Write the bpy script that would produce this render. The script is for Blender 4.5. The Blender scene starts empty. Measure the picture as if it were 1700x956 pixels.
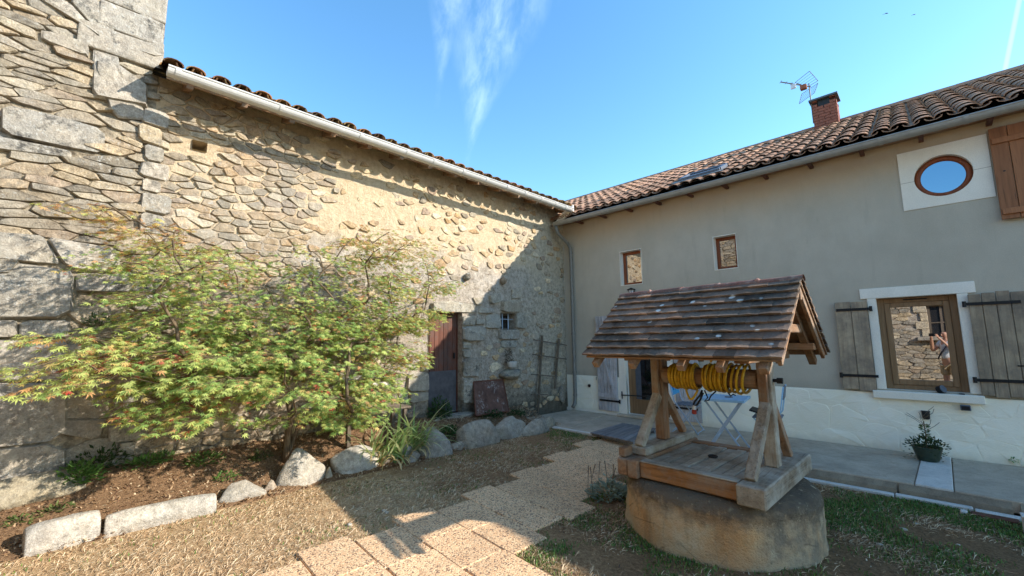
import bpy, bmesh, math, random
import numpy as np
from mathutils import Vector, Matrix, noise as mnoise

# ------------------------------------------------------------------ camera, sky, sun
sc = bpy.context.scene
col = sc.collection
PI = math.pi
F_PX, PITCH, ROLL, YAW = 704.36, 0.122546, -0.0141049, 0.774277
CAM = Vector((5.82343, -7.6532, 1.5))
fw = Vector((-math.sin(YAW)*math.cos(PITCH), math.cos(YAW)*math.cos(PITCH), math.sin(PITCH)))
rt0 = Vector((math.cos(YAW), math.sin(YAW), 0)); up0 = rt0.cross(fw)
rt = rt0*math.cos(ROLL)+up0*math.sin(ROLL); upv = up0*math.cos(ROLL)-rt0*math.sin(ROLL)
cd = bpy.data.cameras.new("camera"); cam = bpy.data.objects.new("camera", cd); col.objects.link(cam)
cd.sensor_width = 36; cd.lens = F_PX/1700*36; cd.clip_start = .02; cd.clip_end = 3000
cam.matrix_world = Matrix(((rt.x, upv.x, -fw.x, CAM.x), (rt.y, upv.y, -fw.y, CAM.y), (rt.z, upv.z, -fw.z, CAM.z), (0, 0, 0, 1)))
sc.camera = cam
sc.render.resolution_x = 1024; sc.render.resolution_y = 576
sc.view_settings.view_transform = 'Standard'; sc.view_settings.look = 'None'
sc.view_settings.exposure = 1.56; sc.view_settings.gamma = 1

SUN = Vector((1.54, 1.06, 1.0)).normalized()
w = bpy.data.worlds.new("World"); sc.world = w; w.use_nodes = True
nt = w.node_tree; nt.nodes.clear(); L = nt.links.new
def wn(t, **k):
    n = nt.nodes.new(t)
    for a, b in k.items(): setattr(n, a, b)
    return n
def wm(op, a, b=None, c=None):
    n = wn('ShaderNodeMath', operation=op)
    for i, v in enumerate((a, b, c)):
        if v is None: continue
        if isinstance(v, (int, float)): n.inputs[i].default_value = v
        else: L(v, n.inputs[i])
    return n.outputs[0]
sky = wn('ShaderNodeTexSky', sky_type='NISHITA', sun_disc=False, sun_elevation=math.asin(SUN.z),
         sun_rotation=math.atan2(SUN.x, SUN.y), air_density=1.0, dust_density=.2, ozone_density=1.4)
tc = wn('ShaderNodeTexCoord')
def wdot(v):
    n = wn('ShaderNodeVectorMath', operation='DOT_PRODUCT'); L(tc.outputs['Generated'], n.inputs[0]); n.inputs[1].default_value = v
    return n.outputs['Value']
def wisp(cdir, half, lo, hi, slant, dens, ns, stretch):
    # a streak of high cloud round direction cdir: u across, v upward
    c = Vector(cdir).normalized(); a = c.cross(Vector((0, 0, 1))).normalized(); b = a.cross(c)
    dc = wm('MAXIMUM', wdot(c), .05)
    u = wm('DIVIDE', wdot(a), dc); v = wm('DIVIDE', wdot(b), dc)
    u2 = wm('SUBTRACT', u, wm('MULTIPLY', v, slant))
    cv = wn('ShaderNodeCombineXYZ'); L(wm('MULTIPLY', u2, stretch), cv.inputs[0]); L(wm('MULTIPLY', v, 3.0), cv.inputs[1])
    nz = wn('ShaderNodeTexNoise'); L(cv.outputs[0], nz.inputs['Vector']); nz.inputs['Scale'].default_value = ns; nz.inputs['Detail'].default_value = 6
    nz.inputs['Roughness'].default_value = .6; nz.inputs['Distortion'].default_value = .25
    mr = wn('ShaderNodeMapRange', interpolation_type='SMOOTHSTEP'); L(v, mr.inputs[0]); mr.inputs[1].default_value = lo; mr.inputs[2].default_value = hi
    wid = wm('ADD', wm('MULTIPLY', mr.outputs[0], half), .008)
    prof = wm('POWER', wm('SUBTRACT', 1, wm('MINIMUM', 1, wm('POWER', wm('DIVIDE', wm('ABSOLUTE', u2), wid), 2.0))), 1.5)
    st = wn('ShaderNodeMapRange', interpolation_type='SMOOTHSTEP'); L(nz.outputs['Fac'], st.inputs[0]); st.inputs[1].default_value = .3; st.inputs[2].default_value = .85
    front = wm('GREATER_THAN', wdot(c), .1)
    m2 = wn('ShaderNodeMapRange'); L(v, m2.inputs[0]); m2.inputs[1].default_value = lo-.02; m2.inputs[2].default_value = lo+.12
    return wm('MULTIPLY', wm('MULTIPLY', wm('MULTIPLY', prof, st.outputs[0]), wm('MULTIPLY', m2.outputs[0], front)), dens)
def pdir(px, py): return (fw+rt*((px-850)/F_PX)+upv*((478-py)/F_PX)).normalized()
m = wm('ADD', wisp(pdir(800, 140), .16, -.17, .3, .22, .27, 3.6, 7), wisp(pdir(738, 60), .06, -.12, .2, .12, .2, 5, 5))
c = pdir(1680, 60); a = c.cross(Vector((0, 0, 1))).normalized(); b = a.cross(c); dc = wm('MAXIMUM', wdot(c), .05)
u = wm('DIVIDE', wdot(a), dc); v = wm('DIVIDE', wdot(b), dc)
u2 = wm('SUBTRACT', u, wm('MULTIPLY', v, .27))
tr = wm('MULTIPLY', wm('SUBTRACT', 1, wm('MINIMUM', 1, wm('POWER', wm('DIVIDE', wm('ABSOLUTE', u2), .0034), 2.0))), wm('MULTIPLY', wm('GREATER_THAN', wdot(c), .1), .2))
m = wm('ADD', m, tr)
hs = wn('ShaderNodeHueSaturation'); hs.inputs['Saturation'].default_value = 1.24; hs.inputs['Value'].default_value = .90; hs.inputs['Hue'].default_value = .494
L(sky.outputs[0], hs.inputs['Color'])
mx = wn('ShaderNodeMix', data_type='RGBA'); L(m, mx.inputs[0]); L(hs.outputs[0], mx.inputs[6]); mx.inputs[7].default_value = (4.2, 5.2, 6.2, 1)
bg = wn('ShaderNodeBackground'); L(mx.outputs[2], bg.inputs[0]); bg.inputs[1].default_value = .15
wo = wn('ShaderNodeOutputWorld'); L(bg.outputs[0], wo.inputs[0])

sd = bpy.data.lights.new("sun", 'SUN'); sd.energy = 2.75; sd.angle = math.radians(.53); sd.color = (1, .93, .83)
so = bpy.data.objects.new("sun", sd); col.objects.link(so); so.rotation_euler = SUN.to_track_quat('Z', 'Y').to_euler()

# ------------------------------------------------------------------ helpers
def at(px, py, ax, val):
    d = fw+rt*((px-850)/F_PX)+upv*((478-py)/F_PX)
    return CAM+d*((val-CAM[ax])/d[ax])
def sm(t): t = max(0, min(1, t)); return t*t*(3-2*t)
def zl(x, y=0):
    return -.02-.115*sm((x-1.0)/3.2)
def atg(px, py, dz=0):
    z = 0
    for _ in range(8):
        p = at(px, py, 2, z+dz); z = zl(p.x)
    return p
def S(r, g, b, k=1.0):
    f = lambda c: ((c/255+.055)/1.055)**2.4 if c > 10 else c/255/12.92
    return (f(r)*k, f(g)*k, f(b)*k, 1)
def wmat(o):
    m = o.matrix_parent_inverse @ Matrix.LocRotScale(o.location, o.rotation_euler, o.scale) if o.parent else Matrix.LocRotScale(o.location, o.rotation_euler, o.scale)
    return wmat(o.parent) @ m if o.parent else m
def put(o, parent=None):
    col.objects.link(o)
    if parent is not None:
        o.parent = parent; o.matrix_parent_inverse = wmat(parent).inverted()
    return o
def thing(name, label, cat, loc=(0, 0, 0), group=None):
    o = bpy.data.objects.new(name, None); o.location = loc; o.empty_display_size = .1; put(o)
    o['label'] = label; o['category'] = cat
    if group: o['group'] = group
    return o
def tag(o, label, cat, group=None):
    o['label'] = label; o['category'] = cat
    if group: o['group'] = group
    return o
def lab(o, l): o['label'] = l; return o
class MB:
    def __init__(s): s.v = []; s.f = []; s.c = []; s.col = None
    def add(s, vs, fs):
        n = len(s.v); s.v += [tuple(p) for p in vs]; s.f += [tuple(n+i for i in f) for f in fs]
        s.c += [s.col or (1, 1, 1, 1)]*len(vs)
    def box(s, a, b, R=None, o=None):
        a = Vector(a); b = Vector(b)
        vs = [Vector((x, y, z)) for x in (a.x, b.x) for y in (a.y, b.y) for z in (a.z, b.z)]
        if R is not None: vs = [R @ p for p in vs]
        if o is not None: vs = [p+Vector(o) for p in vs]
        s.add(vs, [(0, 1, 3, 2), (4, 6, 7, 5), (0, 4, 5, 1), (2, 3, 7, 6), (0, 2, 6, 4), (1, 5, 7, 3)])
    def bar(s, p, q, w, d, upd=(0, 0, 1)):
        # rectangular bar from p to q: w across, d along upd
        p = Vector(p); q = Vector(q); t = (q-p).normalized(); sd_ = t.cross(Vector(upd)).normalized(); u_ = sd_.cross(t).normalized()
        vs = [e+sd_*(i*w/2)+u_*(j*d/2) for e in (p, q) for i in (-1, 1) for j in (-1, 1)]
        s.add(vs, [(0, 1, 3, 2), (4, 6, 7, 5), (0, 4, 5, 1), (2, 3, 7, 6), (0, 2, 6, 4), (1, 5, 7, 3)])
    def tube(s, path, r, n=8, cap=True):
        path = [Vector(p) for p in path]; N = len(path); rs = r if isinstance(r, (list, tuple)) else [r]*N
        t = (path[1]-path[0]).normalized(); ref = Vector((0, 0, 1)) if abs(t.z) < .9 else Vector((1, 0, 0)); a = t.cross(ref).normalized()
        vs = []
        for i, p in enumerate(path):
            t = (path[min(i+1, N-1)]-path[max(i-1, 0)]).normalized(); a = (a-t*a.dot(t)).normalized(); b_ = t.cross(a)
            vs += [p+(a*math.cos(2*PI*k/n)+b_*math.sin(2*PI*k/n))*rs[i] for k in range(n)]
        fs = [(i*n+k, i*n+(k+1) % n, (i+1)*n+(k+1) % n, (i+1)*n+k) for i in range(N-1) for k in range(n)]
        if cap: fs += [tuple(range(n))[::-1], tuple(range((N-1)*n, N*n))]
        s.add(vs, fs)
    def lathe(s, prof, c, n=24, sx=1, sy=1):
        vs = [(c[0]+math.cos(2*PI*k/n)*r*sx, c[1]+math.sin(2*PI*k/n)*r*sy, c[2]+z) for r, z in prof for k in range(n)]
        N = len(prof); fs = [(i*n+k, i*n+(k+1) % n, (i+1)*n+(k+1) % n, (i+1)*n+k) for i in range(N-1) for k in range(n)]
        fs += [tuple(range(n))[::-1], tuple(range((N-1)*n, N*n))]; s.add(vs, fs)
    def prism(s, poly, P, w0, w1):
        # poly in (u,v), P(u,v,w)->xyz
        n = len(poly); vs = [P(u, v, w0) for u, v in poly]+[P(u, v, w1) for u, v in poly]
        s.add(vs, [tuple(range(n)), tuple(range(2*n-1, n-1, -1))]+[(i, (i+1) % n, n+(i+1) % n, n+i) for i in range(n)])
    def build(s, name, mat, parent=None, smooth=False, bev=0, recalc=True, recenter=True, seg=1):
        me = bpy.data.meshes.new(name)
        c0 = Vector((0, 0, 0))
        if recenter and s.v:
            a = np.array(s.v); c0 = Vector(((a[:, 0].min()+a[:, 0].max())/2, (a[:, 1].min()+a[:, 1].max())/2, a[:, 2].min()))
            vs = a-np.array(c0)
        else: vs = s.v
        me.from_pydata([tuple(p) for p in vs], [], s.f)
        if any(x != (1, 1, 1, 1) for x in s.c[:2]) or s.col:
            at_ = me.color_attributes.new('col', 'FLOAT_COLOR', 'POINT'); at_.data.foreach_set('color', np.array(s.c, dtype=np.float32).ravel())
        if recalc:
            bm = bmesh.new(); bm.from_mesh(me); bmesh.ops.recalc_face_normals(bm, faces=bm.faces); bm.to_mesh(me); bm.free()
        if smooth: me.shade_smooth()
        if mat: me.materials.append(mat)
        o = bpy.data.objects.new(name, me); o.location = c0; put(o, parent)
        if bev:
            md = o.modifiers.new('bevel', 'BEVEL'); md.width = bev; md.segments = seg; md.limit_method = 'ANGLE'; md.angle_limit = .6
        return o
def copy_of(o, parent, M):
    # a copy sharing mesh data, moved by world matrix M
    c = o.copy(); col.objects.link(c); c.parent = parent
    if parent is not None: c.matrix_parent_inverse = wmat(parent).inverted()
    loc, rot, scl = M.decompose(); c.location = loc; c.rotation_euler = rot.to_euler(); c.scale = scl
    return c

# ------------------------------------------------------------------ materials
class G:
    def __init__(s, name, rough=.85, spec=.3):
        s.m = bpy.data.materials.new(name); s.m.use_nodes = True; s.t = s.m.node_tree; s.b = s.t.nodes['Principled BSDF']
        s.b.inputs['Roughness'].default_value = rough; s.b.inputs['Specular IOR Level'].default_value = spec
        s.geo = s.t.nodes.new('ShaderNodeNewGeometry')
    def n(s, t, **k):
        n = s.t.nodes.new(t)
        for a, b in k.items(): setattr(n, a, b)
        return n
    def put(s, v, sock):
        if isinstance(v, (int, float, tuple)): sock.default_value = v
        else: s.t.links.new(v, sock)
    def pos(s, sx=1, sy=1, sz=1, rnd=0):
        v = s.geo.outputs['Position']
        if rnd:
            oi = s.n('ShaderNodeObjectInfo'); a = s.n('ShaderNodeVectorMath', operation='ADD'); s.t.links.new(v, a.inputs[0])
            mm = s.n('ShaderNodeMath', operation='MULTIPLY'); s.t.links.new(oi.outputs['Random'], mm.inputs[0]); mm.inputs[1].default_value = rnd
            s.t.links.new(mm.outputs[0], a.inputs[1]); v = a.outputs[0]
        mp = s.n('ShaderNodeVectorMath', operation='MULTIPLY'); s.t.links.new(v, mp.inputs[0]); mp.inputs[1].default_value = (sx, sy, sz)
        return mp.outputs[0]
    def noise(s, sc_, det=5, rough=.6, vec=None, dist=0):
        n = s.n('ShaderNodeTexNoise'); s.t.links.new(vec or s.geo.outputs['Position'], n.inputs['Vector'])
        n.inputs['Scale'].default_value = sc_; n.inputs['Detail'].default_value = det; n.inputs['Roughness'].default_value = rough; n.inputs['Distortion'].default_value = dist
        return n.outputs['Fac']
    def vor(s, sc_, vec=None, feat='F1', out='Distance', rand=1):
        n = s.n('ShaderNodeTexVoronoi', feature=feat); s.t.links.new(vec or s.geo.outputs['Position'], n.inputs['Vector']); n.inputs['Scale'].default_value = sc_
        n.inputs['Randomness'].default_value = rand
        return n.outputs[out]
    def rng(s, f, a, b, c=0, d=1):
        n = s.n('ShaderNodeMapRange'); s.put(f, n.inputs[0])
        for i, v in enumerate((a, b, c, d)): n.inputs[i+1].default_value = v
        return n.outputs[0]
    def math(s, op, a, b=0):
        n = s.n('ShaderNodeMath', operation=op); s.put(a, n.inputs[0]); s.put(b, n.inputs[1]); return n.outputs[0]
    def mix(s, f, a, b, mode='MIX'):
        n = s.n('ShaderNodeMix', data_type='RGBA', blend_type=mode); s.put(f, n.inputs[0]); s.put(a, n.inputs[6]); s.put(b, n.inputs[7]); return n.outputs[2]
    def xyz(s, i):
        n = s.n('ShaderNodeSeparateXYZ'); s.t.links.new(s.geo.outputs['Position'], n.inputs[0]); return n.outputs[i]
    def attr(s):
        n = s.n('ShaderNodeVertexColor', layer_name='col'); return n.outputs[0]
    def rand(s): return s.n('ShaderNodeObjectInfo').outputs['Random']
    def hsv(s, c, h=.5, sa=1, v=1):
        n = s.n('ShaderNodeHueSaturation'); s.put(c, n.inputs['Color']); s.put(h, n.inputs['Hue']); s.put(sa, n.inputs['Saturation']); s.put(v, n.inputs['Value']); return n.outputs[0]
    def bump(s, h, st=.5, dist=.01, nrm=None):
        n = s.n('ShaderNodeBump'); s.put(h, n.inputs['Height']); n.inputs['Strength'].default_value = st; n.inputs['Distance'].default_value = dist
        if nrm is not None: s.t.links.new(nrm, n.inputs['Normal'])
        return n.outputs[0]
    def out(s, c, nrm=None, rough=None, metal=None):
        s.put(c, s.b.inputs['Base Color'])
        if nrm is not None: s.t.links.new(nrm, s.b.inputs['Normal'])
        if rough is not None: s.put(rough, s.b.inputs['Roughness'])
        if metal is not None: s.b.inputs['Metallic'].default_value = metal
        return s.m

def stone_mat(name, base=None, lichen=.5, dark=.5, rough_bump=.8, wea=1.0):
    g = G(name, .9, .2)
    c = g.attr() if base is None else base
    c = g.mix(.3*min(1, wea+.2), c, g.mix(g.rng(g.noise(3.1, 5, .6), .38, .62), S(196, 172, 136), S(150, 140, 122)))
    big = g.noise(2.2, 4); mid = g.noise(16, 6, .7); fine = g.noise(75, 5, .75)
    c = g.mix(1.0, c, g.mix(g.rng(mid, .3, .7), (.50, .47, .44, 1), (1.36, 1.33, 1.28, 1)), 'MULTIPLY')
    c = g.mix(1.0, c, g.mix(g.rng(fine, .3, .7), (.6, .6, .6, 1), (1.3, 1.3, 1.3, 1)), 'MULTIPLY')
    c = g.mix(g.rng(g.noise(.9, 5, .65), .45, .65, 0, .45*wea), c, (.33, .31, .27, 1)); c = g.mix(g.rng(g.noise(4.5, 5, .7), .5, .66, 0, .4), c, (.52, .45, .33, 1))
    wl = g.math('MULTIPLY', g.rng(g.noise(30, 6, .8), .54, .64), g.rng(big, .4, .62, 0, lichen))
    c = g.mix(wl, c, (.55, .55, .5, 1))
    dl = g.math('MULTIPLY', g.rng(g.noise(9, 6, .75), .52, .64), g.rng(g.noise(1.1, 4), .38, .54, 0, dark))
    c = g.mix(dl, c, (.075, .072, .066, 1))
    h = g.math('ADD', g.math('MULTIPLY', mid, 1.0), g.math('MULTIPLY', fine, .45))
    return g.out(c, g.bump(h, rough_bump, .03))
M_STONE = stone_mat('rubble_stone', None, .7, .35, .9)
M_STONE2 = stone_mat('embedded_stone', None, .3, .15, .8, .15)
M_BLOCK = stone_mat('granite_block', None, 1.0, .95, .7)
M_BOULDER = stone_mat('boulder_stone', None, .5, .25, .7)
def mortar_mat():
    g = G('barn_mortar', .95, .15)
    z = g.xyz(2); y = g.xyz(1)
    n1 = g.noise(1.3, 5, .65); mid = g.noise(13, 7, .75); fine = g.noise(60, 5, .8)
    zz = g.math('ADD', z, g.math('MULTIPLY', g.math('SUBTRACT', n1, .5), 1.6))
    up_ = g.rng(zz, 2.72, 3.05)
    warm = g.mix(g.rng(mid, .3, .7), S(198, 172, 136), S(234, 214, 180))
    grey = g.mix(g.rng(mid, .35, .65), S(144, 130, 114), S(212, 198, 178))
    c = g.mix(up_, grey, warm)
    # pale limewash strip
    pale = g.math('MULTIPLY', g.rng(g.noise(2.6, 5, .7), .46, .6), g.rng(zz, 2.2, 2.5, 0, .6))
    pale = g.math('MULTIPLY', pale, g.rng(zz, 3.1, 2.8, 0, 1))
    c = g.mix(pale, c, S(214, 204, 190))
    # grey weathering towards the corner with the house
    cor = g.rng(g.math('ADD', y, g.math('MULTIPLY', g.math('SUBTRACT', g.noise(2.1, 4), .5), 1.8)), -1.9, -.7, 0, .75)
    c = g.mix(cor, c, g.mix(g.rng(mid, .3, .65), S(138, 130, 114), S(222, 212, 190)))
    pits = g.rng(g.noise(34, 4, .7), .58, .66, 0, .75)
    c = g.mix(g.math('MULTIPLY', pits, g.rng(up_, 1, 0, .25, 1)), c, S(78, 68, 58))
    base = g.rng(g.math('ADD', z, g.math('MULTIPLY', mid, .5)), .95, .45, 0, .8)
    c = g.mix(base, c, S(78, 72, 60))
    return g.out(c, g.bump(g.math('ADD', mid, g.math('MULTIPLY', fine, .6)), 1.0, .045))
M_MORTAR = mortar_mat()
def joint_mat():
    g = G('earth_joint', .95, .1); c = g.mix(g.rng(g.noise(14, 5), .3, .7), S(92, 82, 68), S(176, 162, 138))
    return g.out(c, g.bump(g.noise(40, 5), .8, .03))
M_JOINT = joint_mat()
def render_mat(name, a, b, bs=.25, warmtop=False):
    g = G(name, .92, .2)
    f = g.noise(90, 5, .7); big = g.noise(.9, 4, .6); med = g.noise(5, 5, .6, g.pos(1, 1, .55))
    c = g.mix(g.rng(big, .3, .7), a, b)
    c = g.mix(g.rng(med, .4, .7, 0, .25), c, tuple(x*.78 for x in a[:3])+(1,))
    c = g.mix(1, c, g.mix(g.rng(f, .3, .7), (.9, .9, .9, 1), (1.08, 1.08, 1.08, 1)), 'MULTIPLY')
    if warmtop:
        wt = g.rng(g.math('ADD', g.xyz(2), g.math('MULTIPLY', g.noise(1.8, 4), .7)), 3.7, 4.5, 0, .55)
        c = g.mix(wt, c, S(188, 152, 112))
        drip = g.rng(g.noise(7, 4, .6, g.pos(1, 1, .12)), .58, .75, 0, .16)
        c = g.mix(drip, c, S(104, 98, 88))
        st = g.math('MULTIPLY', g.rng(g.math('ADD', g.xyz(2), g.math('MULTIPLY', med, .12)), .95, .8, 0, .22), 1)
        c = g.mix(st, c, S(96, 92, 84))
    return g.out(c, g.bump(f, bs, .006))
M_RENDER = render_mat('house_render', S(182, 173, 155), S(197, 188, 170), .4, True)
M_WHITE = render_mat('white_paint', S(236, 228, 210), S(246, 240, 228), .1)
def plinth_mat():
    g = G('plinth_render', .9, .25); f = g.noise(60, 5); c = g.mix(g.rng(g.noise(1.6, 4), .3, .7), S(246, 238, 214), S(252, 246, 228))
    d = g.rng(g.math('ADD', g.xyz(2), g.math('MULTIPLY', g.noise(9, 5), .12)), .16, .04, 0, .35)
    c = g.mix(d, c, S(140, 130, 105))
    return g.out(c, g.bump(g.math('ADD', f, g.math('MULTIPLY', g.noise(18, 3, .5, g.pos(1, 1, 2.5), 1.2), 1.0)), .35, .01))
M_PLINTH = plinth_mat()
def tile_mat(name, a, b, c3, lich, spots):
    g = G(name, .97, .06); r = g.rand(); at_ = g.attr()
    f = g.noise(40, 5, .7); med = g.noise(6, 5, .7)
    c = g.mix(r, a, b); c = g.mix(g.rng(g.noise(2, 4), .42, .62), c, c3)
    c = g.mix(1, c, at_, 'MULTIPLY')
    c = g.mix(g.rng(med, .48, .68, 0, .65), c, lich)
    c = g.mix(1, c, g.mix(g.rng(f, .3, .7), (.75, .75, .75, 1), (1.15, 1.15, 1.15, 1)), 'MULTIPLY')
    if spots:
        sp = g.math('MULTIPLY', g.rng(g.math('ADD', g.vor(7), g.math('MULTIPLY', g.noise(30, 3), .1)), .25, .19), g.rng(g.noise(3.2, 2), .49, .54))
        c = g.mix(sp, c, S(205, 205, 196))
    return g.out(c, g.bump(g.math('ADD', f, med), .5, .008))
M_CTILE = tile_mat('canal_tile', S(218, 170, 136), S(196, 152, 124), S(184, 150, 126), S(166, 146, 126), False)
M_BTILE = tile_mat('mossy_tile', S(170, 124, 90), S(136, 104, 78), S(96, 82, 66), S(156, 140, 92), False)
M_WTILE = tile_mat('flat_clay_tile', S(108, 90, 78), S(86, 76, 70), S(64, 60, 56), S(124, 112, 100), True)
M_RIDGE = tile_mat('ridge_clay_tile', S(150, 104, 88), S(128, 90, 80), S(110, 92, 84), S(160, 150, 138), True)
def wood_mat(name, a, b, axis, grey=None, greyamt=0, bs=.5, rough=.75):
    g = G(name, rough, .25)
    s_ = [26, 26, 26]; s_[axis] = 1.8
    p = g.pos(*s_, rnd=7); gr = g.noise(1, 6, .65, p, .4)
    c = g.mix(g.rng(gr, .3, .7), a, b)
    if grey: c = g.mix(g.rng(g.noise(4, 5, .7), .5-greyamt*.3, .75-greyamt*.3, 0, .9), c, grey)
    s2 = [90, 90, 90]; s2[axis] = 3
    cr = g.noise(1, 3, .5, g.pos(*s2, rnd=3)); c = g.mix(g.rng(cr, .62, .72, 0, .55), c, tuple(x*.25 for x in a[:3])+(1,))
    c = g.hsv(c, .5, 1, g.rng(g.rand(), 0, 1, .82, 1.15))
    return g.out(c, g.bump(g.math('ADD', gr, g.math('MULTIPLY', cr, .7)), bs, .008))
WA, WB, WG = S(112, 80, 56), S(166, 126, 92), S(148, 136, 120)
W = {k: wood_mat('oak_grain_'+n, WA, WB, k, WG, .25) for k, n in ((0, 'lengthwise'), (1, 'across'), (2, 'upright'))}
WW = {k: wood_mat('weathered_oak_'+n, S(98, 82, 64), S(162, 144, 120), k, S(178, 170, 154), .45, 1.0) for k, n in ((0, 'lengthwise'), (1, 'across'), (2, 'upright'))}
M_HONEY = wood_mat('honey_oak_beam', S(126, 84, 50), S(184, 130, 80), 0, WG, .22)
M_SHUT = wood_mat('grey_shutter_wood', S(150, 130, 106), S(196, 176, 148), 2, S(128, 116, 102), .4, .5)
M_BSHUT = wood_mat('blue_grey_shutter_wood', S(172, 170, 172), S(206, 202, 202), 2, S(150, 140, 130), .1, .4)
M_OSHUT = wood_mat('oiled_shutter_wood', S(140, 92, 60), S(172, 116, 78), 2, None, 0, .3, .55)
M_FRAME = wood_mat('window_frame_wood', S(128, 98, 68), S(156, 124, 92), 2, None, 0, .15, .5)
M_RFRAME = wood_mat('red_brown_frame_wood', S(118, 62, 36), S(150, 84, 52), 2, None, 0, .15, .45)
M_DOORW = wood_mat('brown_barn_door_wood', S(86, 52, 40), S(116, 74, 58), 2, S(90, 80, 74), .1, .4)
M_SLAT = wood_mat('bleached_slat_wood', S(190, 182, 168), S(220, 214, 204), 1, None, 0, .3)
M_TREL = wood_mat('trellis_wood', S(84, 74, 62), S(128, 114, 98), 2, None, 0, .5)
M_DUCK = wood_mat('duckboard_wood', S(104, 100, 100), S(146, 142, 140), 1, None, 0, .4)
def plain(name, c, rough=.5, metal=0, nz=.15, sc_=20, bs=.15, spec=.4):
    g = G(name, rough, spec); f = g.noise(sc_, 5, .65)
    k = tuple(x*(1-nz*2) for x in c[:3])+(1,)
    return g.out(g.mix(g.rng(f, .3, .75), c, k), g.bump(f, bs, .004), None, metal)
M_ZINC = plain('zinc_gutter', S(168, 166, 160), .5, .25, .14, 9)
M_ZINCW = plain('pale_gutter', S(206, 204, 198), .55, .1, .1, 8)
M_IRON = plain('black_iron', S(40, 38, 38), .6, .3, .2)
M_RUST = plain('rusty_steel', S(118, 76, 58), .8, .1, .3, 12, .4)
M_STEEL = plain('grey_steel_sheet', S(104, 102, 106), .55, .4, .3, 7, .3)
M_BLUE = plain('blue_painted_metal', S(158, 192, 214), .5, 0, .12)
M_PBLUE = plain('pale_blue_painted_metal', S(176, 192, 210), .5, .1, .12)
M_SIGN = plain('bright_blue_panel', S(60, 165, 215), .5, 0, .08)
M_DARKBLUE = plain('dark_blue_mark', S(24, 78, 128), .6)
M_YEL = plain('yellow_rubber', S(216, 168, 34), .5, 0, .24, 30)
M_BLACK = plain('black_rubber', S(26, 25, 26), .5)
M_RED = plain('red_plastic', S(160, 50, 40), .45)
M_BRICK = plain('chimney_brick', S(150, 92, 74), .9, 0, .22, 22, .5)
M_CAP = plain('chimney_cap', S(92, 104, 112), .8, 0, .2)
M_ALU = plain('aerial_aluminium', S(122, 116, 106), .6, .15, .15)
M_POT = plain('green_glazed_pot', S(62, 74, 60), .35, 0, .2)
M_DARKPOT = plain('dark_pot', S(48, 44, 42), .6)
M_WPOT = plain('white_ceramic', S(215, 212, 205), .4)
M_GREYP = plain('grey_plastic', S(104, 112, 124), .4)
M_PIPE = plain('grey_downpipe', S(128, 126, 120), .45, .1)
M_OPAL = plain('white_plastic', S(214, 218, 224), .4)
def glass_mat(name, refl, dark, rough=.01, tint=(.95, .96, 1, 1)):
    m = bpy.data.materials.new(name); m.use_nodes = True; t = m.node_tree; t.nodes.clear()
    d = t.nodes.new('ShaderNodeBsdfDiffuse'); d.inputs[0].default_value = dark
    gl = t.nodes.new('ShaderNodeBsdfGlossy'); gl.inputs['Roughness'].default_value = rough; gl.inputs[0].default_value = tint
    nz = t.nodes.new('ShaderNodeTexNoise'); ge = t.nodes.new('ShaderNodeNewGeometry'); t.links.new(ge.outputs['Position'], nz.inputs['Vector']); nz.inputs['Scale'].default_value = 2.5; nz.inputs['Detail'].default_value = 1
    bp = t.nodes.new('ShaderNodeBump'); bp.inputs['Strength'].default_value = .05; bp.inputs['Distance'].default_value = .01
    t.links.new(nz.outputs['Fac'], bp.inputs['Height']); t.links.new(bp.outputs[0], gl.inputs['Normal'])
    mx_ = t.nodes.new('ShaderNodeMixShader'); mx_.inputs[0].default_value = refl
    o = t.nodes.new('ShaderNodeOutputMaterial'); t.links.new(d.outputs[0], mx_.inputs[1]); t.links.new(gl.outputs[0], mx_.inputs[2]); t.links.new(mx_.outputs[0], o.inputs[0])
    return m
M_GLASS = glass_mat('window_glass', .5, (.008, .008, .009, 1))
M_SGLASS = glass_mat('small_window_glass', .33, (.008, .008, .009, 1))
M_RGLASS = glass_mat('round_window_glass', .34, (.008, .012, .02, 1), .01, (.5, .78, 1, 1))
M_DGLASS = glass_mat('door_glass', .16, (.006, .006, .007, 1))
def leaf_mat(name, usecol=True, base=None, tr=.45):
    m = bpy.data.materials.new(name); m.use_nodes = True; t = m.node_tree; t.nodes.clear(); Lk = t.links.new
    if usecol: a_ = t.nodes.new('ShaderNodeVertexColor'); a_.layer_name = 'col'; cs = a_.outputs[0]
    else:
        rp = t.nodes.new('ShaderNodeValToRGB'); oi = t.nodes.new('ShaderNodeObjectInfo'); Lk(oi.outputs['Random'], rp.inputs[0])
        e = rp.color_ramp.elements; e[0].color = base[0]; e[1].color = base[-1]
        for i in range(1, len(base)-1): x = e.new(i/(len(base)-1)); x.color = base[i]
        cs = rp.outputs[0]
    d = t.nodes.new('ShaderNodeBsdfPrincipled'); d.inputs['Roughness'].default_value = .55; d.inputs['Specular IOR Level'].default_value = .3
    tl = t.nodes.new('ShaderNodeBsdfTranslucent'); mx_ = t.nodes.new('ShaderNodeMixShader'); mx_.inputs[0].default_value = tr
    o = t.nodes.new('ShaderNodeOutputMaterial'); Lk(cs, d.inputs[0]); Lk(cs, tl.inputs[0]); Lk(d.outputs[0], mx_.inputs[1]); Lk(tl.outputs[0], mx_.inputs[2]); Lk(mx_.outputs[0], o.inputs[0])
    return m
M_LEAF = leaf_mat('leaf_by_vertex')
M_GRASS = leaf_mat('grass_blades', tr=.2)
def bark_mat():
    g = G('maple_bark', .85, .2); n_ = g.noise(1, 5, .6, g.pos(40, 40, 7)); return g.out(g.mix(g.rng(n_, .3, .7), S(70, 58, 46), S(128, 110, 86)), g.bump(n_, .5, .01))
M_BARK = bark_mat()
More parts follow.
